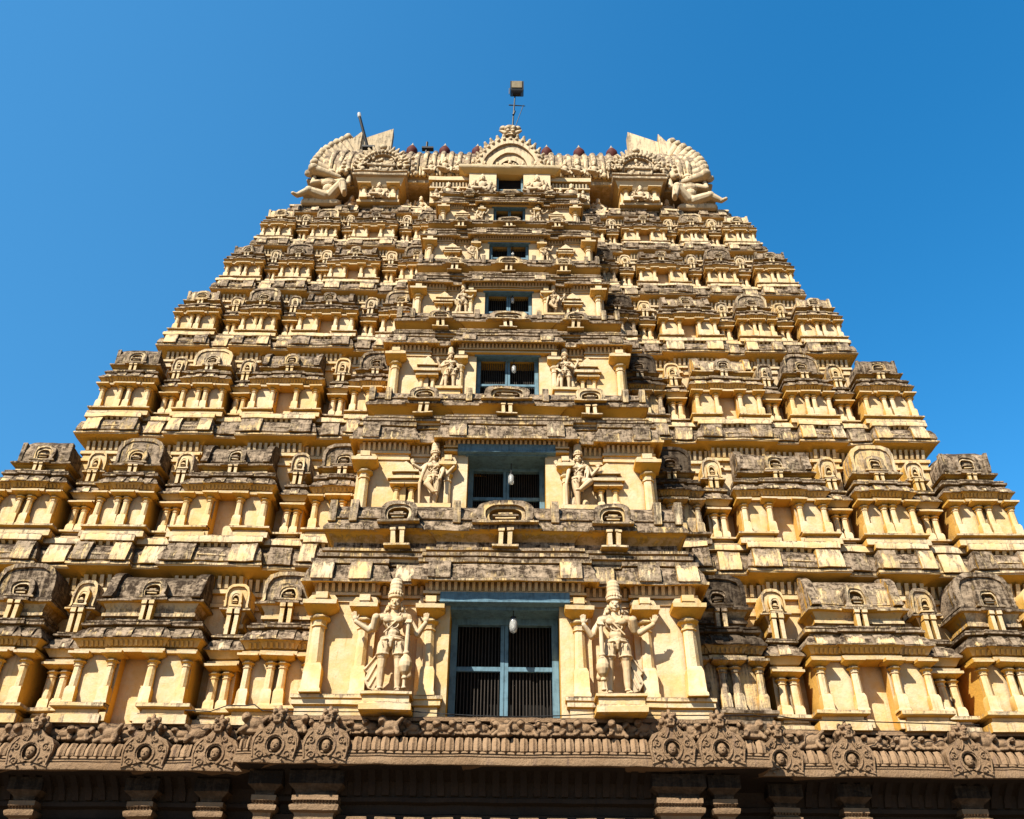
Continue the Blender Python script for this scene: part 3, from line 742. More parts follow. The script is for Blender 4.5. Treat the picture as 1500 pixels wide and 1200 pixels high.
    if pose == 'guard':
        seg([(-sh, 0, 1.55), (-.50, -.06, 1.27), (-.78, -.12, 1.42)], [.09, .07, .048]); hand(m, mirror((-.79, -.12, 1.44), S), (-.35 * S, -.2, 1), S)
        seg([(-sh - .02, .02, 1.55), (-.40, -.04, 1.32), (-.36, -.16, 1.50)], [.10, .09, .085])
        seg([(sh, 0, 1.55), (.40, -.02, 1.25), (.36, -.24, 1.36)], [.09, .07, .05]); E((.36, -.26, 1.38), (.07, .055, .05))
        for q in range(4): C((.31 + .03 * q, -.29, 1.41), (.31 + .03 * q, -.32, 1.34), .016, .013, 6)
        C((.30, -.3, 1.38), (.28, -.32, 1.33), .016, .014, 6)
        seg([(sh, .03, 1.53), (.52, -.02, 1.20), (.68, -.12, 1.40)], [.09, .07, .048]); hand(m, mirror((.685, -.12, 1.42), S), (.05 * S, -.2, 1), -S)
        # club
        x, y = .34 * S, -.26
        m.lathe(x, y, [(.03, .04), (.055, .06), (.035, .10), (.035, .22), (.06, .24), (.06, .27), (.04, .29), (.10, .36), (.14, .46), (.14, .54), (.10, .64), (.05, .70), (.07, .72), (.07, .75), (.045, .77), (.05, 1.0), (.042, 1.2), (.05, 1.34), (.03, 1.36)], 12)
        # flying sash
        pl = [(-.16, .98), (-.27, .96), (-.30, .78), (-.48, .60), (-.56, .52), (-.46, .44), (-.52, .30), (-.42, .14), (-.30, .10), (-.2, .3)]
        m.prismY([(a * S, b) for a, b in pl][::S], .03, .12); C((-.22, .02, .9), (-.50, .02, .52), .022, .022, 6); C((-.22, .02, .75), (-.44, .02, .3), .02, .02, 6); C((-.2, .02, .55), (-.38, .02, .18), .02, .02, 6)
        C((.25, .05, .98), (.38, .08, .4), .05, .07)
    elif pose == 'stand':
        seg([(-sh, 0, 1.55), (-.40, .0, 1.22), (-.30, -.2, 1.06)], [.085, .07, .05]); hand(m, mirror((-.29, -.21, 1.05), S), (.3 * S, -.3, -.6), S)
        seg([(sh, 0, 1.55), (.48, -.02, 1.28), (.62, -.10, 1.55)], [.085, .07, .048]); hand(m, mirror((.625, -.1, 1.57), S), (.05 * S, -.2, 1), -S)
        seg([(sh, .03, 1.53), (.36, -.1, 1.25), (.12, -.2, 1.3)], [.08, .065, .05]); E((.1, -.21, 1.3), (.06, .05, .05))
        C((-.26, .05, 1.0), (-.40, .08, .3), .05, .12); C((.26, .05, 1.0), (.38, .08, .3), .05, .10)
    else:
        seg([(-sh, 0, 1.53), (-.46, .02, 1.40), (-.72, -.10, 1.52)], [.09, .07, .048]); hand(m, mirror((-.73, -.1, 1.54), S), (-.3 * S, -.1, 1), S)
        seg([(-sh, -.02, 1.53), (-.36, -.12, 1.20), (-.44, -.2, .80)], [.085, .065, .05]); C((-.44, -.2, .8), (-.42, -.1, .1), .06, .045)
        seg([(sh, 0, 1.53), (.44, -.05, 1.20), (.66, -.14, 1.42)], [.09, .07, .048]); hand(m, mirror((.665, -.14, 1.44), S), (.05 * S, -.2, 1), -S)
        seg([(sh, 0, 1.53), (.30, -.2, 1.18), (.24, -.3, .92)], [.08, .06, .045]); E((.24, -.31, .9), (.055, .05, .06))
        C((.22, -.12, 1.35), (.10, -.26, .5), .02, .02, 6)
    return m
def atlas(mir):
    """crouching giant: wide knees, arms raised to the eaves, one leg stretched outward"""
    m = MB(); S = mir
    C = lambda a, b, r0, r1, n=10: m.cap(mirror(a, S), mirror(b, S), r0, r1, n)
    E = lambda c, r: m.ell(mirror(c, S), r)
    E((0, 0, .38), (.34, .26, .26)); E((-.02, -.06, .75), (.27, .24, .28)); E((-.05, -.04, 1.15), (.36, .24, .26)); C((-.3, 0, 1.3), (.3, 0, 1.3), .14, .14)
    C((0, 0, 1.3), (0, -.04, 1.5), .12, .1); E((0, -.06, 1.66), (.17, .18, .2)); C((0, -.22, 1.7), (0, -.27, 1.62), .025, .035, 8)
    for sx in (-1, 1):
        m.ell((sx * .07, -.215, 1.70), (.035, .02, .02)); m.ell((sx * .19, 0, 1.62), (.05, .06, .1))
    E((0, -.22, 1.57), (.06, .02, .016)); m.lathe(0, -.03, [(.2, 1.76), (.23, 1.79), (.2, 1.86), (.15, 1.98), (.05, 2.1)], 12)
    for a, b, r0, r1 in (((-.34, 0, 1.3), (-.76, -.10, 1.10), .16, .12), ((-.76, -.10, 1.10), (-.72, -.05, 1.60), .12, .10), ((.34, 0, 1.3), (.80, -.10, 1.12), .16, .12), ((.80, -.10, 1.12), (.80, -.05, 1.64), .12, .10)):
        C(a, b, r0, r1)
    for p in ((-.72, -.05, 1.62), (.80, -.05, 1.66)): hand(m, mirror(p, S), (0, 0, 1), S, .04, .03)
    C((.12, -.05, .35), (.60, -.35, .85), .25, .20); C((.60, -.35, .85), (.78, -.40, .14), .20, .12); C((.78, -.38, .08), (.82, -.64, .06), .10, .08)
    C((-.14, -.05, .30), (-.80, -.26, .42), .26, .20); C((-.80, -.26, .42), (-1.25, -.26, .14), .19, .12); C((-1.25, -.26, .1), (-1.42, -.42, .08), .10, .08)
    m.ell(mirror((-.80, -.28, .42), S), (.2, .2, .2)); m.ell(mirror((.60, -.38, .86), S), (.19, .19, .19))
    C((-.95, .1, .05), (.4, .1, .05), .22, .18)
    for zz in (.98, 1.28):
        for q in range(10):
            a0 = pi + pi * q / 10; a1 = pi + pi * (q + 1) / 10
            C((-.03 + .25 * cos(a0), -.12 + .16 * sin(a0), zz - .06), (-.03 + .25 * cos(a1), -.12 + .16 * sin(a1), zz - .06), .02, .02, 6)
    return m
def seated(S=1):
    m = MB(); C = m.cap; E = m.ell
    E((0, 0, .22), (.24, .18, .16)); E((0, -.02, .5), (.18, .14, .24)); C((-.18, 0, .66), (.18, 0, .66), .08, .08); E((0, -.04, .86), (.11, .11, .14))
    m.lathe(0, -.02, [(.12, .94), (.13, .98), (.10, 1.08), (.03, 1.22)], 10)
    C((-.12, 0, .2), (-.36, -.16, .2), .12, .09); C((-.36, -.16, .2), (-.02, -.24, .10), .09, .06)
    C((.12, 0, .2), (.34, -.2, .22), .12, .09); C((.34, -.2, .22), (.30, -.26, -.05), .09, .06)
    for s_ in (-1, 1):
        C((s_ * .2, 0, .66), (s_ * .33, -.04, .45), .07, .055); C((s_ * .33, -.04, .45), (s_ * .28, -.16, .62 if s_ * S > 0 else .3), .05, .04)
        E((s_ * .28, -.17, .65 if s_ * S > 0 else .28), (.045, .04, .06)); E((s_ * .13, 0, .84), (.03, .04, .07))
    C((0, -.14, .88), (0, -.165, .84), .014, .02, 6); E((0, -.145, .79), (.035, .015, .012))
    return m
def lion():
    """bulging-eyed lion face that tops the stone medallions"""
    m = MB(); E = m.ell; C = m.cap
    E((0, .08, .18), (.17, .16, .17)); E((0, -.08, .10), (.13, .12, .085)); E((0, -.1, .0), (.11, .10, .045))
    for s in (-1, 1):
        E((s * .09, -.06, .24), (.06, .06, .06)); E((s * .09, -.11, .245), (.03, .02, .03)); C((s * .12, .05, .26), (s * .13, .04, .31), .06, .05)
        E((s * .18, .04, .12), (.06, .08, .08)); C((s * .07, -.17, .06), (s * .07, -.18, .0), .02, .012, 6)
    E((0, -.19, .14), (.045, .04, .03)); C((0, -.02, .3), (0, .0, .37), .05, .04)
    return m
def imp(sd):
    r = random.Random(sd); m = MB(); E = m.ell; C = m.cap; s = r.choice([-1, 1])
    E((0, 0, .14), (.15, .10, .11)); E((s * .12, -.06, .22), (.075, .075, .08)); C((-.1, -.02, .1), (-.17, -.1, .02), .05, .04); C((.1, -.02, .1), (.16, -.1, .0), .05, .04)
    C((s * -.1, 0, .16), (s * -.2, -.04, .24), .045, .03); E((s * .12, -.13, .2), (.03, .03, .03)); E((0, .02, .02), (.2, .1, .05))
    return m
_cache = {}
def sculpt(key, mb, voxel):
    """fuse the overlapping volumes into one continuous skin"""
    if key in _cache: return _cache[key]
    me = bpy.data.meshes.new(key); me.from_pydata(mb.v, [], mb.f)
    o = bpy.data.objects.new(key, me); COL.objects.link(o)
    r = o.modifiers.new('r', 'REMESH'); r.mode = 'VOXEL'; r.voxel_size = voxel; r.use_smooth_shade = True
    s = o.modifiers.new('s', 'SMOOTH'); s.factor = .4; s.iterations = 1
    dg = bpy.context.evaluated_depsgraph_get(); dg.update()
    out = bpy.data.meshes.new_from_object(o.evaluated_get(dg)); out.name = key
    bpy.data.objects.remove(o); bpy.data.meshes.remove(me)
    n = len(out.vertices)
    at = out.attributes.new('dirt', 'FLOAT', 'POINT'); at.data.foreach_set('value', [.24] * n)
    out.polygons.foreach_set('use_smooth', [True] * len(out.polygons)); out.materials.clear(); out.update()
    _cache[key] = out
    return out
def put(name, me, mat, loc, sc_, parent=None, rz=0):
    if not len(me.materials): me.materials.append(mat)
    o = bpy.data.objects.new(name, me); COL.objects.link(o); o.scale = (sc_, sc_, sc_) if isinstance(sc_, (int, float)) else sc_
    o.rotation_euler = (0, 0, rz)
    if parent:
        po = ORG[parent]; o.parent = parent; o.location = (loc[0] - po[0], loc[1] - po[1], loc[2] - po[2])
    else: o.location = loc
    ORG[o] = loc
    return o
# ------------------------------------------------------------------ assemble storeys
for i in range(6):
    main_cornice(i)
    for kd, f, h in KIND:
        for sg in (-1, 1):
            U = UO[i]
            dr = DR.uniform(-.5, .55)
            if kd == 'A' and sg > 0: dr = .9            # the dark algae-stained shrines right of the bay
            if kd == 't': dr -= .2
            if i >= 4: dr -= .2
            if i == 0 and kd in 'BCD' and sg < 0: dr = .45
            shrine(i, kd, sg * f * U, h * U, dr)
    central_bay(i)
# ------------------------------------------------------------------ statues beside the windows
SL = ['lowest window', 'second window up', 'third window up', 'fourth window up', 'fifth window up', 'sixth window up']
PO = [('guard', 1, 'guard', -1), ('cross', 1, 'lift', 1), ('stand', -1, 'stand', 1), ('stand', 1, 'cross', 1), ('lift', -1, 'stand', 1), ('cross', 1, 'guard', -1)]
DS = {'guard': 'cream stucco guardian with a bulbous club and raised palm', 'cross': 'cream stucco deity with legs crossed', 'lift': 'cream stucco deity, one foot on its knee', 'stand': 'cream stucco deity upright, one hand raised'}
for i in range(6):
    k = CK[i]; zb, za, zl, zt = CB[i]
    hgt = [2.58, 1.90, 1.52, 1.30, 1.02, 1.02][i]; xs = [2.37, 2.03, 2.03, 1.99, 1.82, 1.73][i] * k
    zf = [7.19, 12.08, 16.26, 19.72, 22.70, 25.28][i]; yf = YF[i] - .5
    for sg, pose, mi in ((-1, PO[i][0], PO[i][1]), (1, PO[i][2], PO[i][3])):
        me = sculpt('%s_%d' % (pose, mi), figure(pose, mi), .0105)
        yy = yf - (.30 if i == 0 else .10 * k)
        o = put('guardian_statue', me, M_ST, (sg * xs, yy, zf), (hgt / 2.42 * .95, hgt / 2.42, hgt / 2.42))
        tag(o, '%s, %s of %s' % (DS[pose], 'left' if sg < 0 else 'right', SL[i]), 'statue', 'stucco figures flanking the windows')
        q = MB(); a = .52 if i == 0 else .42 * hgt / 1.7; x = sg * xs
        yb = yf + .25
        if i == 0:
            q.box(x - a, x + a, yy - .33, yb, zf - .075, zf - .003, .3); q.loft(rect(x - a * .9, x + a * .9, yy - .27, yb), [(0, zf - .22, .1), (0, zf - .08, .1)])
            q.loft(rect(x - a, x + a, yy - .33, yb), [(-.06, zf - .40, .5), (.0, zf - .38, .1), (.0, zf - .26, .1), (-.05, zf - .215, .2)])
        else:
            q.box(x - a, x + a, yy - .25 * hgt / 1.7, yb, zf - .12 * hgt / 1.7, zf - .002, .25)
            q.box(x - a * .85, x + a * .85, yy - .18 * hgt / 1.7, yb, zf - .6, zf - .12 * hgt / 1.7, .1)
        part('statue_pedestal', q, M_PL, tower, (x, yy, zf - .4))
# ------------------------------------------------------------------ brown stone base
def stone_base():
    m = MB()
    XO, XC = 15.8, 5.2
    plan = [(-XO, 18.66), (-XC, 18.66), (-XC, 17.95), (XC, 17.95), (XC, 18.66), (XO, 18.66), (XO, 27.5), (-XO, 27.5)]
    # plan line = lip of the big roll cornice; walls lie one metre behind it
    m.loft(plan, [(-.92, -.2, .1), (-.92, 4.55, .1), (-.80, 4.6, .3), (-.80, 4.72, .2), (-.88, 4.76, .1), (-.88, 4.86, .1), (-.70, 4.90, .3), (-.70, 5.02, .3), (-.84, 5.06, .1), (-.84, 5.22, .1), (-.72, 5.26, .2), (-.72, 5.34, .1),
                  (-.78, 5.36, .1), (-.70, 5.62, .1), (-.42, 5.78, .1), (-.06, 5.79, .1), (-.03, 5.81, .1)], seg=.4)
    for a, b, y in ((-XO + 1, -XC - .9, 18.66 + .78), (-XC + .85, XC - .85, 17.95 + .78), (XC + .9, XO - 1, 18.66 + .78)):
        n = int((b - a) / .27)
        for j in range(n):
            x = a + (b - a) * (j + .5) / n
            m.prismX([(y + .1, 5.36), (y + .1, 5.75), (y - .45, 5.78), (y - .28, 5.66), (y - .12, 5.52), (y - .06, 5.38)][::-1], x - .065, x + .065, .1)
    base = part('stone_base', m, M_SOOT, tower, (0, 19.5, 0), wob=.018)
    # roll cornice
    m = MB()
    m.loft(plan, [(-.05, 5.79, .1), (0, 5.80, .1), (.01, 5.83, .1), (.0, 5.93, .1), (-.03, 5.935, .1), (-.03, 5.955, .3), (-.015, 5.96, .1), (-.015, 5.985, .1), (-.04, 5.99, .1), (-.045, 6.01, .4), (-.02, 6.015, .1), (-.03, 6.05, .1),
                  (-.07, 6.07, .15), (-.12, 6.2, .15), (-.22, 6.29, .2), (-.40, 6.33, .4), (-.52, 6.34, .5), (-.52, 6.42, .6), (-.44, 6.46, .5), (-.44, 6.54, .4), (-.5, 6.56, .5), (-.5, 6.70, .5), (-.36, 6.72, .3), (-.36, 6.79, .3), (-.42, 6.82, .4)], seg=.2)
    cor = part('stone_cornice', m, M_GR, base, (0, 18, 5.8), wob=.024)
    # leaf tongues carved along the roll
    def tongues(x0, x1, y, name='leaf_moulding'):
        q = MB(); n = max(2, int((x1 - x0) / .18)); p = (x1 - x0) / n
        for j in range(n):
            x = x0 + p * (j + .5); w = p * .46
            for (ww, pr) in ((w, .0), (w * .45, .022)):
                pts = [(0.0 - pr, 6.02), (-.05 - pr, 6.07), (-.035 - pr, 6.2), (.06 - pr, 6.33), (.2, 6.35), (.2, 6.02)]
                vs = []
                shp = [0.35, .95, 1, .8, .6, .35]
                for (dy, z), s_ in zip(pts, shp):
                    vs += [(x - ww * s_, y + .085 + dy, z), (x, y + .045 + dy, z - (.0 if z > 6.2 else .012)), (x + ww * s_, y + .085 + dy, z)]
                fs = []
                for r in range(5):
                    for c in range(2):
                        a = r * 3 + c; fs.append((a, a + 1, a + 4, a + 3))
                q.add(vs, fs, .12)
        part(name, q, M_GR, base, ((x0 + x1) / 2, y, 6.05), wob=.01)
    tongues(-2.95, 2.85, 17.95)
    for a, b in ((-15, -10), (-9.0, -7.7), (-6.75, -6.3), (-5.15, -4.9), (4.75, 5.15), (5.95, 6.6), (7.5, 8.95), (9.9, 15)):
        tongues(a, b, 18.66 if abs(a) > 5.1 and abs(b) > 5.2 else 17.95)
    # horseshoe medallions with scrollwork, face inside and lion head on top
    lm = sculpt('lion_head', lion(), .012)
    fm = {}
    rr = random.Random(5)
    for x in (-4.45, -3.45, 3.3, 4.27, -9.5, -7.2, -5.8, 5.6, 7.05, 9.42, -11.6, 11.7):
        y = 17.95 if abs(x) < 5.2 else 18.66
        yy = y - .035; w = .90; q = MB()
        zb = 5.84; h = .66
        o = [(-.46, 0), (-.47, .10), (-.50, .26), (-.50, .42), (-.42, .55), (-.24, .62), (-.14, .72), (.14, .72), (.24, .62), (.42, .55), (.50, .42), (.50, .26), (.47, .10), (.46, 0)]
        out = [(x + a * w, zb + b) for a, b in o]
        inn = [(x + .15 * cos(pi * 1.45 - pi * 1.9 * t / 13), zb + .28 + .16 * sin(pi * 1.45 - pi * 1.9 * t / 13)) for t in range(14)]
        q.ringY(out, inn, yy, y + .45, .1, .2)
        q.prismY([(a, b) for a, b in out], yy + .09, y + .44, .35)
        # spirals and ribs on the face of the plate
        def tube(pts, r):
            for a in range(len(pts) - 1): q.cap(pts[a], pts[a + 1], r, r, 6, .08)
        ring = [(x + .19 * cos(t * pi / 8), yy - .01, zb + .28 + .20 * sin(t * pi / 8)) for t in range(-3, 12)]
        tube(ring, .018)
        for s in (-1, 1):
            for (cx, cz, r0, ph) in ((.29, .11, .085, 0), (.33, .38, .075, 1.2), (.19, .56, .06, 2.4)):
                sp = [(x + s * (cx * w + r0 * (1 - t / 14) * cos(ph + t * .62)), yy - .012, zb + cz + r0 * (1 - t / 14) * sin(ph + t * .62)) for t in range(12)]
                tube(sp, .013)
            tube([(x + s * .05, yy - .01, zb + .74), (x + s * .06, yy - .015, zb + .60), (x + s * .11, yy - .01, zb + .50)], .02)
            tube([(x + s * .44 * w, yy - .005, zb + .06), (x + s * .475 * w, yy - .005, zb + .26), (x + s * .44 * w, yy - .005, zb + .42), (x + s * .32 * w, yy - .005, zb + .545)], .016)
            for t in range(6):
                a = .5 + t * .42
                q.ell((x + s * .41 * w * sin(a) , yy - .01, zb + .28 + .30 * -cos(a)), (.03, .025, .03), None, 6, 5, .1)
        # little face
        q.ell((x, yy + .05, zb + .29), (.095, .07, .12), None, 10, 8, .0)
        q.ell((x, yy - .02, zb + .27), (.02, .02, .03), None, 6, 5, 0)
        for s in (-1, 1): q.ell((x + s * .04, yy - .01, zb + .32), (.02, .015, .012), None, 6, 5, 0)
        q.ell((x, yy - .01, zb + .22), (.035, .015, .012), None, 6, 5, 0)
        q.box(x - .16, x + .16, y + .05, y + .5, zb + .70, zb + .92, .2)
        md = part('medallion', q, M_GR, base, (x, y, zb), wob=.01, smooth=50)
        put('lion_head', lm, M_GR, (x, y + .04, zb + .72), (.86, .86, .86), md)
    # crouching figures along the ledge
    ims = [sculpt('imp_%d' % s_, imp(s_), .014) for s_ in range(5)]
    x = -14.6
    while x < 14.8:
        c = abs(x) < 5.1
        y = (17.95 if c else 18.66) + .42
        s_ = rr.uniform(.85, 1.25)
        put('crouching_figure', rr.choice(ims), M_GR, (x, y - .02, 6.44 + rr.uniform(-.02, .02)), (s_, s_, rr.uniform(.85, 1.2)), base, rr.uniform(-.3, .3))
        x += rr.uniform(.24, .36)
    for x, y in ((-6.3, 18.95), (-4.95, 18.1), (4.95, 18.1), (6.35, 18.9), (-8.1, 18.95), (8.3, 18.95), (-2.25, 18.1), (0, 18.1), (2.25, 18.1), (-9.9, 18.95), (9.95, 18.95)):
        s_ = rr.uniform(1.0, 1.5)
        put('crouching_figure', rr.choice(ims), M_GR, (x, y, 6.38), s_, base, rr.uniform(-.5, .5))
    # pilasters of the base, mostly in the shade of the cornice
    for x, wd in ((-4.62, .36), (-3.62, .78), (3.42, .78), (4.32, .36), (-9.6, .4), (-7.25, .4), (-5.85, .4), (5.7, .4), (7.1, .4), (9.5, .4), (-12, .4), (12, .4)):
        c = abs(x) < 5.2; y = (17.95 if c else 18.66) + .92 - .48 * (1 if wd > .5 else .85); q = MB(); a = wd / 2
        q.loft(rect(x - a, x + a, y, y + .9), [(0, -.2), (0, 3.9), (.04, 4.0), (.04, 4.2), (0, 4.3), (0, 4.6), (.06, 4.64), (.07, 4.76), (0, 4.80), (-.02, 4.95), (.0, 5.0), (.07, 5.04), (.09, 5.10), (.09, 5.13), (.02, 5.16), (.02, 5.19), (.06, 5.22), (.06, 5.31), (0.0, 5.33, .9), (0.02, 5.40, 1.6), (.14, 5.50, 1.6), (.14, 5.74, 1.6)], dirt=.1)  # upper block darkened: the cornice's shade painted into the stone
        dentils(q, x - a - .05, x + a + .05, y - .04, 5.18, 5.215, .06, .05, .1)
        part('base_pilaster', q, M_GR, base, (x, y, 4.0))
    m = MB(); 
    for a, b, y in ((-3.1, 3.0, 17.95 + .6), (-15, -5.3, 18.66 + .66), (5.3, 15, 18.66 + .66)):
        n = int((b - a) / .55)
        for j in range(n):
            x = a + (b - a) * (j + .5) / n
            m.box(x - .2, x + .2, y, y + .4, 4.86, 4.97, .0)
    part('beam_ends', m, M_GR, base, (0, 18.6, 4.9))
stone_base()
# ------------------------------------------------------------------ crowning roof
def roof():
    m = MB(); z0 = 27.40
    # neck of the roof with the projecting window bay
    m.loft(rect(-7.3, 7.3, 24.75, 28.3), [(0, 26.9, 1.2), (0, 28.25, 1.2), (.1, 28.3, 1.1), (.1, 28.42, 1.1), (.9, 28.66, .9)], seg=.5)  # neck and eaves underside darkened, recess shade painted in
    m.loft([(-7.75, 23.6), (-4.2, 23.6), (-4.2, 23.35), (4.2, 23.35), (4.2, 23.6), (7.75, 23.6), (7.75, 28.7), (-7.75, 28.7)], [(-.25, 28.62, .9), (-.05, 28.64, .6), (0, 28.66, .3), (.03, 28.70, .3), (.03, 28.84, .25), (-.06, 28.90, .3), (-.12, 28.92, .3)], seg=.3)
    prof = [(23.42, 28.78), (23.25, 28.95), (23.18, 29.3), (23.22, 29.75), (23.40, 30.35), (23.75, 30.95), (24.25, 31.45), (24.9, 31.8), (25.6, 31.92), (26.6, 31.7), (27.5, 31.0), (28.2, 29.9), (28.4, 28.78)]
    m.prismX(prof[::-1], -7.4, 7.4, .5, seg=30)
    rf = part('crowning_roof', m, M_PL, tower, (0, 25.5, 28.7), wob=.02)
    # ribs over the barrel
    n = 43
    for j in range(n):
        x = -7.05 + 14.1 * j / (n - 1)
        if abs(x) < 1.55: continue
        q = MB(); r = .105
        P = [(y, z) for y, z in prof[1:9]]
        vs, fs = [], []
        for a, (y, z) in enumerate(P):
            b = P[min(a + 1, len(P) - 1)]; c = P[max(a - 1, 0)]
            ty, tz = b[0] - c[0], b[1] - c[1]; l = math.hypot(ty, tz); ny, nz = -tz / l, ty / l
            rr = r * (.75 if a == 0 else 1); dd = .02 * sin(a * 5 + j)
            for t in range(7):
                an = pi * t / 6; vs.append((x - rr * cos(an), y + ny * (rr * sin(an) * .95 + dd), z + nz * (rr * sin(an) * .95 + dd)))
        for a in range(len(P) - 1):
            for t in range(6): fs.append((a * 7 + t, a * 7 + t + 1, (a + 1) * 7 + t + 1, (a + 1) * 7 + t))
        fs.append(tuple(range(6, -1, -1)))
        q.add(vs, fs, .42)
        q.ell((x, 23.18, 29.02), (.12, .10, .18), None, 8, 6, .12); q.cap((x + .16, 23.2, 29.5 + .1 * sin(j)), (x + .16, 23.22, 28.95), .04, .07, 6, .2)
        part('roof_rib', q, M_PL, rf, (x, 23.2, 29), wob=.03, smooth=60)
    # central gable arch
    q = MB(); y = 22.95; zc = 29.08
    def arc(r, ry, n=26, a0=-.08):
        ry *= .9; return [(r * cos(pi * (1 - a0) - pi * (1 - 2 * a0) * t / n) , zc + ry * sin(pi * (1 - a0) - pi * (1 - 2 * a0) * t / n)) for t in range(n + 1)]
    q.prismY(arc(1.32, 2.12)[::-1], y + .25, 24.6, .1)
    for r0, r1, yy, d in ((1.30, 1.08, y, .05), (1.08, .90, y + .1, .12), (.90, .72, y + .03, .05), (.72, .55, y + .12, .1), (.55, .42, y + .05, .05)):
        q.ringY(arc(r0, r0 * 1.62), arc(r1, r1 * 1.60), yy, y + .5, d)
    q.box(-.34, .34, y + .05, y + .4, zc - .1, zc + .16, .1); q.box(-.42, .42, y - .02, y + .4, zc + .16, zc + .26, .3); q.box(-.25, .25, y + .03, y + .4, zc + .26, zc + .40, .1)
    q.box(-1.42, 1.42, y - .06, y + .8, zc - .16, zc - .05, .15)
    # flame leaves around the arch
    for t in range(19):
        a = -.12 + (pi + .24) * t / 18; rx, rz = 1.36, 2.0
        cx, cz = rx * cos(a), zc + rz * sin(a)
        q.ell((cx, y + .12, cz), (.13, .12, .18), None, 8, 6, .1)
        q.cap((cx * 1.0, y + .1, cz), (cx * 1.08, y + .02, cz + .09 + .05 * sin(a)), .10, .06, 7, .08)
        q.ell((cx * .93, y - .02, zc + (cz - zc) * .92), (.07, .06, .08), None, 6, 5, .05)
    q.d = [x + .22 for x in q.d]; part('central_gable_arch', q, M_ST, rf, (0, y, zc), wob=.03, smooth=50)
    q = MB(); n_f = len(q.v)
    q.lathe(0, y + .2, [(.30, 31.55, .1), (.24, 31.75, .1), (.22, 31.9, .1), (.3, 31.98, .1), (.34, 32.08, .1), (.22, 32.14, .1), (.2, 32.22, .1), (.1, 32.32, .1)], 12)
    for s in (-1, 1):
        q.ell((s * .30, y + .1, 32.12), (.14, .12, .13), None, 10, 8, .1); q.ell((s * .12, y - .05, 31.98), (.1, .1, .12), None, 8, 6, .1); q.cap((s * .2, y, 31.7), (s * .42, y, 31.86), .1, .05, 8, .1)
        q.ell((s * .1, y - .12, 31.74), (.08, .06, .08), None, 8, 6, .1)
    q.v = [(a, b, c - .42) for a, b, c in q.v]
    q.d = [x + .22 for x in q.d]; part('lion_face_crest', q, M_ST, rf, (0, y, 31.6), wob=.02, smooth=60)
    # seated figures along the foot of the arch and eaves
    ss = [sculpt('seated_%d' % s_, seated(s_), .016) for s_ in (-1, 1)]
    for j, (x, s_, zz) in enumerate(((-2.55, .75, 28.95), (-2.05, .6, 28.92), (-1.45, .62, 28.95), (-1.0, .55, 28.95), (-.5, .5, 28.95), (0, .62, 28.95), (.5, .52, 28.95), (1.0, .56, 28.95), (1.5, .6, 28.95), (2.15, .7, 28.9), (2.65, .75, 28.9), (3.3, .7, 28.9), (-3.1, .65, 28.9))):
        put('carved_figure', ss[j % 2], M_ST, (x, 23.0 if abs(x) < 1.8 else 23.05, zz), s_, rf, random.uniform(-.3, .3))
    # side gables with pavilion below
    for sg in (-1, 1):
        x = sg * 5.02; q = MB(); y = 23.0
        q.box(x - 1.05, x + 1.05, y - .12, y + 1.2, 28.60, 28.72, .25); q.loft(rect(x - .98, x + .98, y, y + 1.2), [(.02, 28.72, .1), (.04, 28.78, .1), (.0, 28.8, .1), (.0, 28.88, .1), (.06, 28.91, .2), (.06, 28.96, .2)])
        q.box(x - .55, x + .55, y - .14, y + .8, 29.14, 29.22, .25); q.box(x - .45, x + .45, y - .06, y + .8, 28.96, 29.14, .1); q.box(x - .4, x + .4, y - .08, y + .7, 29.22, 29.34, .1)
        zc2 = 29.25
        pts = [(x + .92 * cos(pi - pi * t / 20), zc2 + .98 * sin(pi * t / 20)) for t in range(21)]; pin = [(x + .62 * cos(pi - pi * t / 20), zc2 + .68 * sin(pi * t / 20)) for t in range(21)]
        q.ringY(pts, pin, y - .02, y + 1.1, .1); q.prismY(pin[::-1], y + .12, y + 1.2, .1)
        for t in range(17):
            a = pi * t / 16
            q.cap((x + .90 * cos(a), y + .05, zc2 + .95 * sin(a)), (x + 1.08 * cos(a), y - .02, zc2 + 1.14 * sin(a)), .10, .05, 7, .1)
            q.ell((x + .76 * cos(a), y - .06, zc2 + .80 * sin(a)), (.07, .06, .08), None, 7, 5, .1)
        rq = random.Random(11 + sg)
        for t in range(40):
            q.ell((x + rq.uniform(-1.25, 1.25), y - .03, 28.95 + rq.uniform(0, .75)), (rq.uniform(.05, .10), .08, rq.uniform(.06, .14)), None, 7, 5, .1)
        q.ell((x, y, 30.35), (.17, .13, .14), None, 10, 7, .1)
        q.d = [x + .22 for x in q.d]; part('side_gable_arch', q, M_ST, rf, (x, y, 29), wob=.03, smooth=50)
        q = MB(); y = 23.2
        q.loft(rect(x - .75, x + .75, y, 24.4), [(.06, 27.38, .2), (.06, 27.5, .1), (0, 27.52, 0), (0, 28.2, 0), (.08, 28.3, 0), (.2, 28.62, 0)])
        dentils(q, x - .8, x + .8, y - .04, 28.34, 28.5, .11, .12)
        for s in (-1, 1): pilaster(q, x + s * .55, y - .04, 27.5, 28.22, .26)
        part('roof_pavilion', q, M_PL, rf, (x, y, 27.4))
        put('carved_figure', ss[0], M_ST, (x, y - .1, 27.5), .74, rf)
        put('carved_figure', ss[1], M_ST, (x - .3, y - .05, 27.48), .5, rf); put('carved_figure', ss[1], M_ST, (x + .3, y - .05, 27.48), .5, rf)
        # shadowy niche between pavilion and centre
        q = MB(); xn = sg * 3.45
        q.prismY([(xn + .55 * cos(pi * t / 14), 27.75 + .6 * sin(pi * t / 14)) for t in range(15)], 23.95, 24.8, .5)
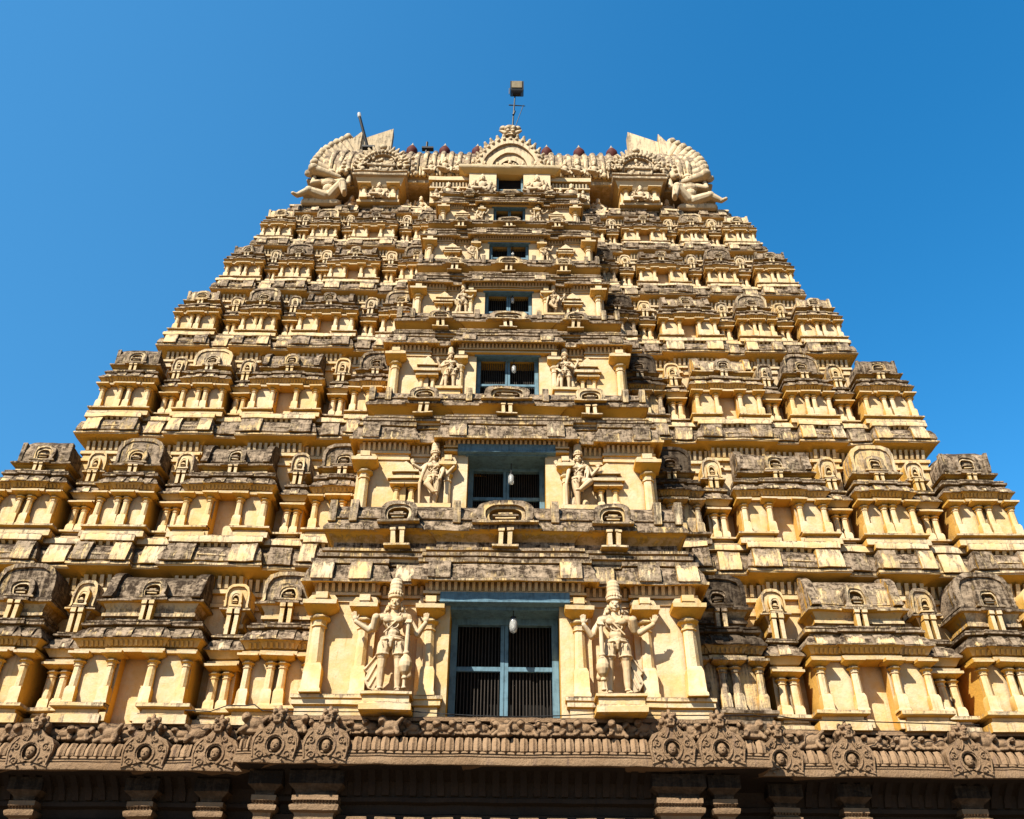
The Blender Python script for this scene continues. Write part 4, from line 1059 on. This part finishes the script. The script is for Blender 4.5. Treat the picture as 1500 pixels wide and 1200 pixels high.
        q.prismY([(xn + .42 * cos(pi * t / 14), 27.70 + .45 * sin(pi * t / 14)) for t in range(15)], 23.85, 23.97, .55)
        part('niche_arch', q, M_ST, rf, (xn, 24, 27.4))
        put('carved_figure', ss[0], M_ST, (xn, 23.7, 27.4), .75, rf); put('carved_figure', ss[1], M_ST, (sg * 6.15, 23.75, 27.4), .8, rf)
        put('carved_figure', ss[1], M_ST, (xn - .5, 23.6, 27.4), .5, rf)
        # end gable seen edge-on: overlapping shell ribs fanning out over the corner
        q = MB(); N = 10
        for t in range(N):
            u = t / (N - 1)
            tip = Vector((sg * (7.60 - .62 * u ** 1.8 + .16 * sin(pi * u)), 23.05 + 1.9 * u, 29.0 + 4.25 * u ** .95))
            root = Vector((sg * (6.65 - .15 * u), 23.25 + 1.7 * u, 28.75 + 3.2 * u))
            q.cap(tuple(root), tuple(tip), .15, .25 - .05 * abs(u - .4), 10, .1)
            q.ell(tuple(tip + Vector((sg * .03, 0, .02))), (.22, .3, .24), None, 10, 8, .12)
            q.cap(tuple(tip + Vector((0, .9, .25))), tuple(tip), .25, .24, 8, .1)
        for xx, r in ((6.62, .10), (6.38, .13), (6.12, .08)):
            pv = None
            for t in range(13):
                u = t / 12; p = (sg * xx, 23.12 + 1.75 * u ** 1.5, 28.95 + 3.4 * u)
                if pv: q.cap(pv, p, r, r, 8, .05)
                pv = p
        for t in range(12):
            u = t / 11; q.ell((sg * 6.5, 23.02 + 1.75 * u ** 1.5, 28.95 + 3.35 * u), (.10, .09, .09), None, 7, 5, .1)
        pp = [(25.6 - 2.35 * cos(pi * t / 16), 28.8 + 3.6 * sin(pi * t / 16)) for t in range(17)]
        q.prismX(pp, *sorted((sg * 6.75, sg * 7.2)), .1)
        # upward swept horn panels behind the crown
        for (x0, za_, x1, zb_, y0, y1) in ((5.2, 34.35, 6.5, 33.3, 25.2, 24.9), (6.45, 33.75, 6.9, 32.9, 24.8, 24.7)):
            q.add([(sg * x0, y0, 31.2), (sg * x0, y0, za_), (sg * x1, y1, zb_), (sg * x1, y1, 31.2), (sg * x0, y0 + .4, 31.2), (sg * x0, y0 + .4, za_), (sg * x1, y1 + .4, zb_), (sg * x1, y1 + .4, 31.2)],
                  [(0, 1, 2, 3), (7, 6, 5, 4), (0, 4, 5, 1), (1, 5, 6, 2), (2, 6, 7, 3), (3, 7, 4, 0)], .1)
        # flaring eaves corner
        q.loft(rect(*sorted((sg * 6.7, sg * 7.85)), 23.3, 28.0), [(-.3, 28.45, 0), (-.05, 28.62, .1), (.05, 28.68, .3), (.02, 28.8, .2), (-.2, 28.95, .1)])
        for t in range(5):
            q.ell((sg * (7.2 + .15 * t), 23.25 - .03 * t, 29.0 + .12 * sin(t)), (.18, .15, .16), None, 8, 6, .1)
        q.d = [.32] * len(q.d)
        part('end_gable', q, M_ST, rf, (sg * 7.3, 25.5, 28.8), wob=.05, smooth=55)
        q = MB()
        q.box(*sorted((sg * 6.6, sg * 7.45)), 24.1, 27.5, 27.3, 28.5, .7)
        part('end_neck_wall', q, M_PL, rf, (sg * 7, 24, 27.4))
    # projecting top bay with its window
    q = MB(); y = 22.75
    for sg in (-1, 1):
        x0, x1 = sorted((sg * .52, sg * 1.55)); q.box(x0, x1, y, 24.4, 27.3, 28.62, .05)
        x0, x1 = sorted((sg * 1.55, sg * 3.05)); q.box(x0, x1, y + .35, 24.4, 27.3, 28.4, .05)
        dentils(q, x0 + .05, x1 - .05, y + .35, 28.1, 28.32, .12, .12)
        x0, x1 = sorted((sg * 1.50, sg * 3.12)); q.box(x0, x1, y + .18, 24.4, 28.4, 28.62, .1)
        q.box(x0 + .05, x1 - .05, y + .2, y + .5, 27.98, 28.06, .2)
    q.loft(rect(-1.75, 1.75, y, 24.4), [(-.02, 28.58, 0), (.02, 28.62, 0), (.16, 28.74, 0), (.2, 28.80, .15), (.2, 28.88, .2), (.05, 28.95, .2)])
    tb = part('top_bay', q, M_PL, rf, (0, y, 27.4))
    for sg in (-1, 1):
        for j, (x, s_, yy) in enumerate(((1.04, .88, y - .06), (.72, .6, y - .04), (1.38, .6, y - .04), (1.95, .62, y + .25), (2.35, .75, y + .2), (2.8, .5, y + .25))):
            put('carved_figure', ss[(j + (sg > 0)) % 2], M_ST, (sg * x, yy, 27.38 if j < 3 else 27.36), s_, rf, random.uniform(-.2, .2))
    q = MB(); y += .02
    q.box(-.5, -.43, y + .18, y + .27, 27.3, 28.56); q.box(.43, .5, y + .18, y + .27, 27.3, 28.56); q.box(-.035, .035, y + .2, y + .27, 27.3, 27.95); q.box(-.43, -.035, y + .2, y + .26, 27.90, 27.96); q.box(.035, .43, y + .2, y + .26, 27.90, 27.96)
    w7 = part('window', q, M_BLUE, tower, (0, y, 27.4), wob=.003)
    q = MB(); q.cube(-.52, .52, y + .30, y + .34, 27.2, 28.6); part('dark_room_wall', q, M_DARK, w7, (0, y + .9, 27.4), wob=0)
    q = MB(); q.box(-.24, .24, y - .1, y + .1, 27.36, 27.62, .0); q.box(-.32, .32, y - .12, y + .1, 27.30, 27.37, .2); q.box(-.14, .14, y - .13, y - .08, 27.42, 27.56, .5)
    part('parapet_block', q, M_PL, tb, (0, y, 27.7))
    # row of clay finials on the ridge
    for x in (-4.35, -2.9, -1.45, 1.62, 3.05, 4.5):
        q = MB(); z = 31.6
        q.lathe(x, 25.7, [(.24, z - .1), (.24, z + .12), (.16, z + .2), (.16, z + .3), (.38, z + .5), (.44, z + .8), (.36, z + 1.08), (.18, z + 1.25), (.18, z + 1.42), (.13, z + 1.5), (.20, z + 1.62), (.26, z + 1.78), (.25, z + 1.95), (.16, z + 2.12), (.07, z + 2.24)], 16)
        fo = part('roof_finial', q, M_RED, rf, (x, 25.7, z), wob=.008, smooth=60)
        q = MB(); q.lathe(x, 25.7, [(.07, z + 2.22), (.09, z + 2.26), (.04, z + 2.34), (.01, z + 2.46)], 10)
        part('finial_tip', q, M_CREAMTIP, fo, (x, 25.7, z + 2.2), wob=0, smooth=60)
roof()
# crouching giants under the two ends of the roof
for sg, lb in ((-1, 'crouching stucco giant holding up the left end of the roof'), (1, 'crouching stucco giant holding up the right end of the roof')):
    me = sculpt('atlas_%d' % sg, atlas(-sg), .02)
    o = put('giant_statue', me, M_ST, (sg * 6.95, 23.25, 27.42), .88); tag(o, lb, 'statue', 'crouching giants at the roof corners')
# ------------------------------------------------------------------ fittings
def lamp(i):
    k = CK[i]; yf = YF[i] - .5
    z = [9.02, 13.16, 17.28, 20.62, 23.36][i]; x = [.19, .12, .18, .13, .13][i]; y = yf + .12
    e = bpy.data.objects.new('hanging_lamp', None); COL.objects.link(e); e.location = (x, y, z); ORG[e] = (x, y, z)
    s = [1.0, .85, .75, .62, .55][i]
    q = MB(); q.lathe(x, y, [(.03 * s, z - .32 * s), (.075 * s, z - .29 * s), (.088 * s, z - .2 * s), (.085 * s, z - .05 * s), (.06 * s, z)], 16)
    part('bulb_cover', q, M_GLASS, e, (x, y, z), wob=0, smooth=60)
    q = MB(); q.lathe(x, y, [(.028 * s, z - .22 * s), (.028 * s, z - .08 * s), (.02 * s, z - .06 * s)], 8); part('bulb', q, M_WHITE, e, (x, y, z), wob=0, smooth=60)
    q = MB(); q.lathe(x, y, [(.065 * s, z - .01), (.065 * s, z + .04), (.025 * s, z + .06), (.012, z + .08), (.012, z + .35)], 10); part('lamp_holder', q, M_BLACK, e, (x, y, z), wob=0)
    tag(e, 'glass covered lamp hanging in front of the %s' % SL[i], 'lamp', 'lamps hanging before the windows')
for i in range(5): lamp(i)
def floodlight():
    x, y = .12, 23.6
    e = bpy.data.objects.new('floodlight', None); COL.objects.link(e); e.location = (x, y, 32.2); ORG[e] = (x, y, 32.2)
    q = MB(); q.cap((x - .05, y, 32.2), (x + .06, y, 34.66), .035, .03, 8); part('pole', q, M_BLACK, e, wob=0)
    q = MB(); q.cap((x + .02, y, 32.3), (x + .42, y, 34.0), .016, .016, 6); q.cap((x - .18, y, 34.0), (x + .48, y, 33.95), .03, .02, 6); q.cap((x + .0, y - .05, 33.3), (x + .05, y - .05, 33.5), .05, .05, 6); part('stay_rod', q, M_BLACK, e, wob=0)
    q = MB(); zz = 34.60; cx = x + .14
    q.loft(rect(cx - .29, cx + .29, y - .25, y + .12), [(-.12, zz, 0), (-.04, zz + .10, 0), (0, zz + .18, 0), (0, zz + .74, 0), (-.05, zz + .79, 0)]); q.cap((cx - .33, y - .05, zz + .1), (cx - .33, y - .05, zz + .5), .02, .02, 6)
    hd = part('lamp_housing', q, M_BLACK, e, (cx, y, zz), wob=0)
    q = MB(); q.box(cx - .23, cx + .21, y - .285, y - .25, zz + .24, zz + .70, b=.01); part('lamp_glass', q, M_LAMPFACE, hd, (cx, y, zz), wob=0)
    tag(e, 'boxy floodlight on a thin black pole above the central roof arch', 'floodlight')
floodlight()
def tube_light():
    e = bpy.data.objects.new('tube_light', None); COL.objects.link(e); e.location = (-5.75, 23.6, 31.2); ORG[e] = (-5.75, 23.6, 31.2)
    q = MB(); q.cap((-5.8, 23.5, 31.0), (-6.25, 23.2, 32.55), .06, .06, 8); q.box(-6.0, -5.5, 23.4, 23.6, 30.9, 31.02); part('pole', q, M_BLACK, e, wob=0)
    q = MB(); q.cap((-6.25, 23.2, 32.55), (-6.28, 23.18, 32.70), .075, .075, 8); part('lamp_tip', q, M_WHITE, e, wob=0)
    tag(e, 'slanting dark rod with a white tip at the left end of the roof', 'lamp pole')
    e = bpy.data.objects.new('bracket_light', None); COL.objects.link(e); e.location = (-3.7, 25.0, 32.5); ORG[e] = (-3.7, 25.0, 32.5)
    q = MB(); q.cap((-3.6, 24.9, 32.3), (-3.6, 24.9, 33.1), .05, .05, 8); q.box(-3.8, -3.3, 24.8, 25.0, 32.62, 32.74); part('bracket', q, M_BLACK, e, wob=0)
    tag(e, 'small black bracket on the ridge between the two left red finials', 'bracket')
tube_light()
def cable():
    q = MB(); pts = []
    for t in range(61):
        u = t / 60; x = -5.6 + 11.2 * u
        z = 6.86 + .03 * sin(u * 9) - .05 * abs(sin(u * pi * 3)) + (.12 if x < -5 else 0)
        pts.append((x, 17.95 + .22 + (0 if abs(x) < 5.1 else .1), z))
    pts = [(-6.6, 18.7, 7.0), (-6.0, 18.5, 6.92)] + pts + [(6.1, 18.6, 6.9), (9.9, 18.8, 6.88)]
    for a in range(len(pts) - 1): q.cap(pts[a], pts[a + 1], .011, .011, 6)
    o = part('cable', q, M_BLACK, None, (0, 18.1, 6.8), wob=0, smooth=60)
    tag(o, 'thin black cable strung along the top of the brown stone cornice', 'cable')
cable()
# ground
m = MB(); m.add([(-600, -600, 0), (600, -600, 0), (600, 600, 0), (-600, 600, 0)], [(0, 1, 2, 3)], 0)
M_GROUND = simple('sandy_paving', (.13, .10, .07), .9, .3, 2)
tag(part('ground', m, M_GROUND, None, (0, 0, 0), wob=0), kind='structure')
# ------------------------------------------------------------------ light, sky, camera
SKY_N = 1.95
EL, AZ = radians(46), radians(36)
d = Vector((-sin(AZ) * cos(EL), -cos(AZ) * cos(EL), sin(EL)))
sl = bpy.data.lights.new('sun', 'SUN'); sl.energy = 7.0; sl.angle = radians(.5); sl.color = (1, .925, .79)
so = bpy.data.objects.new('sun', sl); COL.objects.link(so); so.rotation_euler = (-d).to_track_quat('-Z', 'Y').to_euler(); so.location = (-20, -20, 40)
w = bpy.data.worlds.new('World'); sc.world = w; w.use_nodes = True
t = w.node_tree; t.nodes.clear()
sky = t.nodes.new('ShaderNodeTexSky'); sky.sky_type = 'NISHITA'; sky.sun_disc = False; sky.sun_elevation = EL
sky.sun_rotation = atan2(d.x, d.y); sky.altitude = 200; sky.air_density = 1.0; sky.dust_density = .6; sky.ozone_density = 3.0
g = G(t)
tc = g.n('ShaderNodeTexCoord'); sp = g.n('ShaderNodeSeparateXYZ'); g.link(tc.outputs['Generated'], sp.inputs[0])
# haze is brighter to the left (towards the sun's side); sky behind the camera is dimmed to cut fill on the facade
north = g.ramp(sp.outputs[1], -.25, .30)
left = g.ramp(sp.outputs[0], .42, -.55)
k1 = g.math('ADD', .60, g.math('MULTIPLY', north, SKY_N))
hs = g.n('ShaderNodeHueSaturation'); hs.inputs['Saturation'].default_value = 1.36; hs.inputs['Hue'].default_value = .491
g.link(sky.outputs[0], hs.inputs['Color']); g.link(k1, hs.inputs['Value'])
hz = g.mix(g.math('MULTIPLY', left, .40), hs.outputs[0], c4(1.15, 3.7, 7.0))
bg = g.n('ShaderNodeBackground'); bg.inputs['Strength'].default_value = .1
ow = g.n('ShaderNodeOutputWorld')
g.link(hz, bg.inputs[0]); g.link(bg.outputs[0], ow.inputs[0])
cam = bpy.data.cameras.new('camera'); co = bpy.data.objects.new('camera', cam); COL.objects.link(co)
cam.sensor_width = 36; cam.lens = 36 * 1300 / 1500; cam.clip_end = 3000; cam.clip_start = .1
co.location = (0, 0, 1.6)
yaw, pitch, roll = radians(-.38), radians(35), radians(.45)
R = Matrix.Rotation(yaw, 3, 'Z') @ Matrix.Rotation(pi / 2 + pitch, 3, 'X') @ Matrix.Rotation(roll, 3, 'Z')
co.rotation_euler = R.to_euler()
sc.camera = co
sc.view_settings.view_transform = 'Standard'; sc.view_settings.look = 'None'; sc.view_settings.exposure = 0; sc.view_settings.gamma = 1
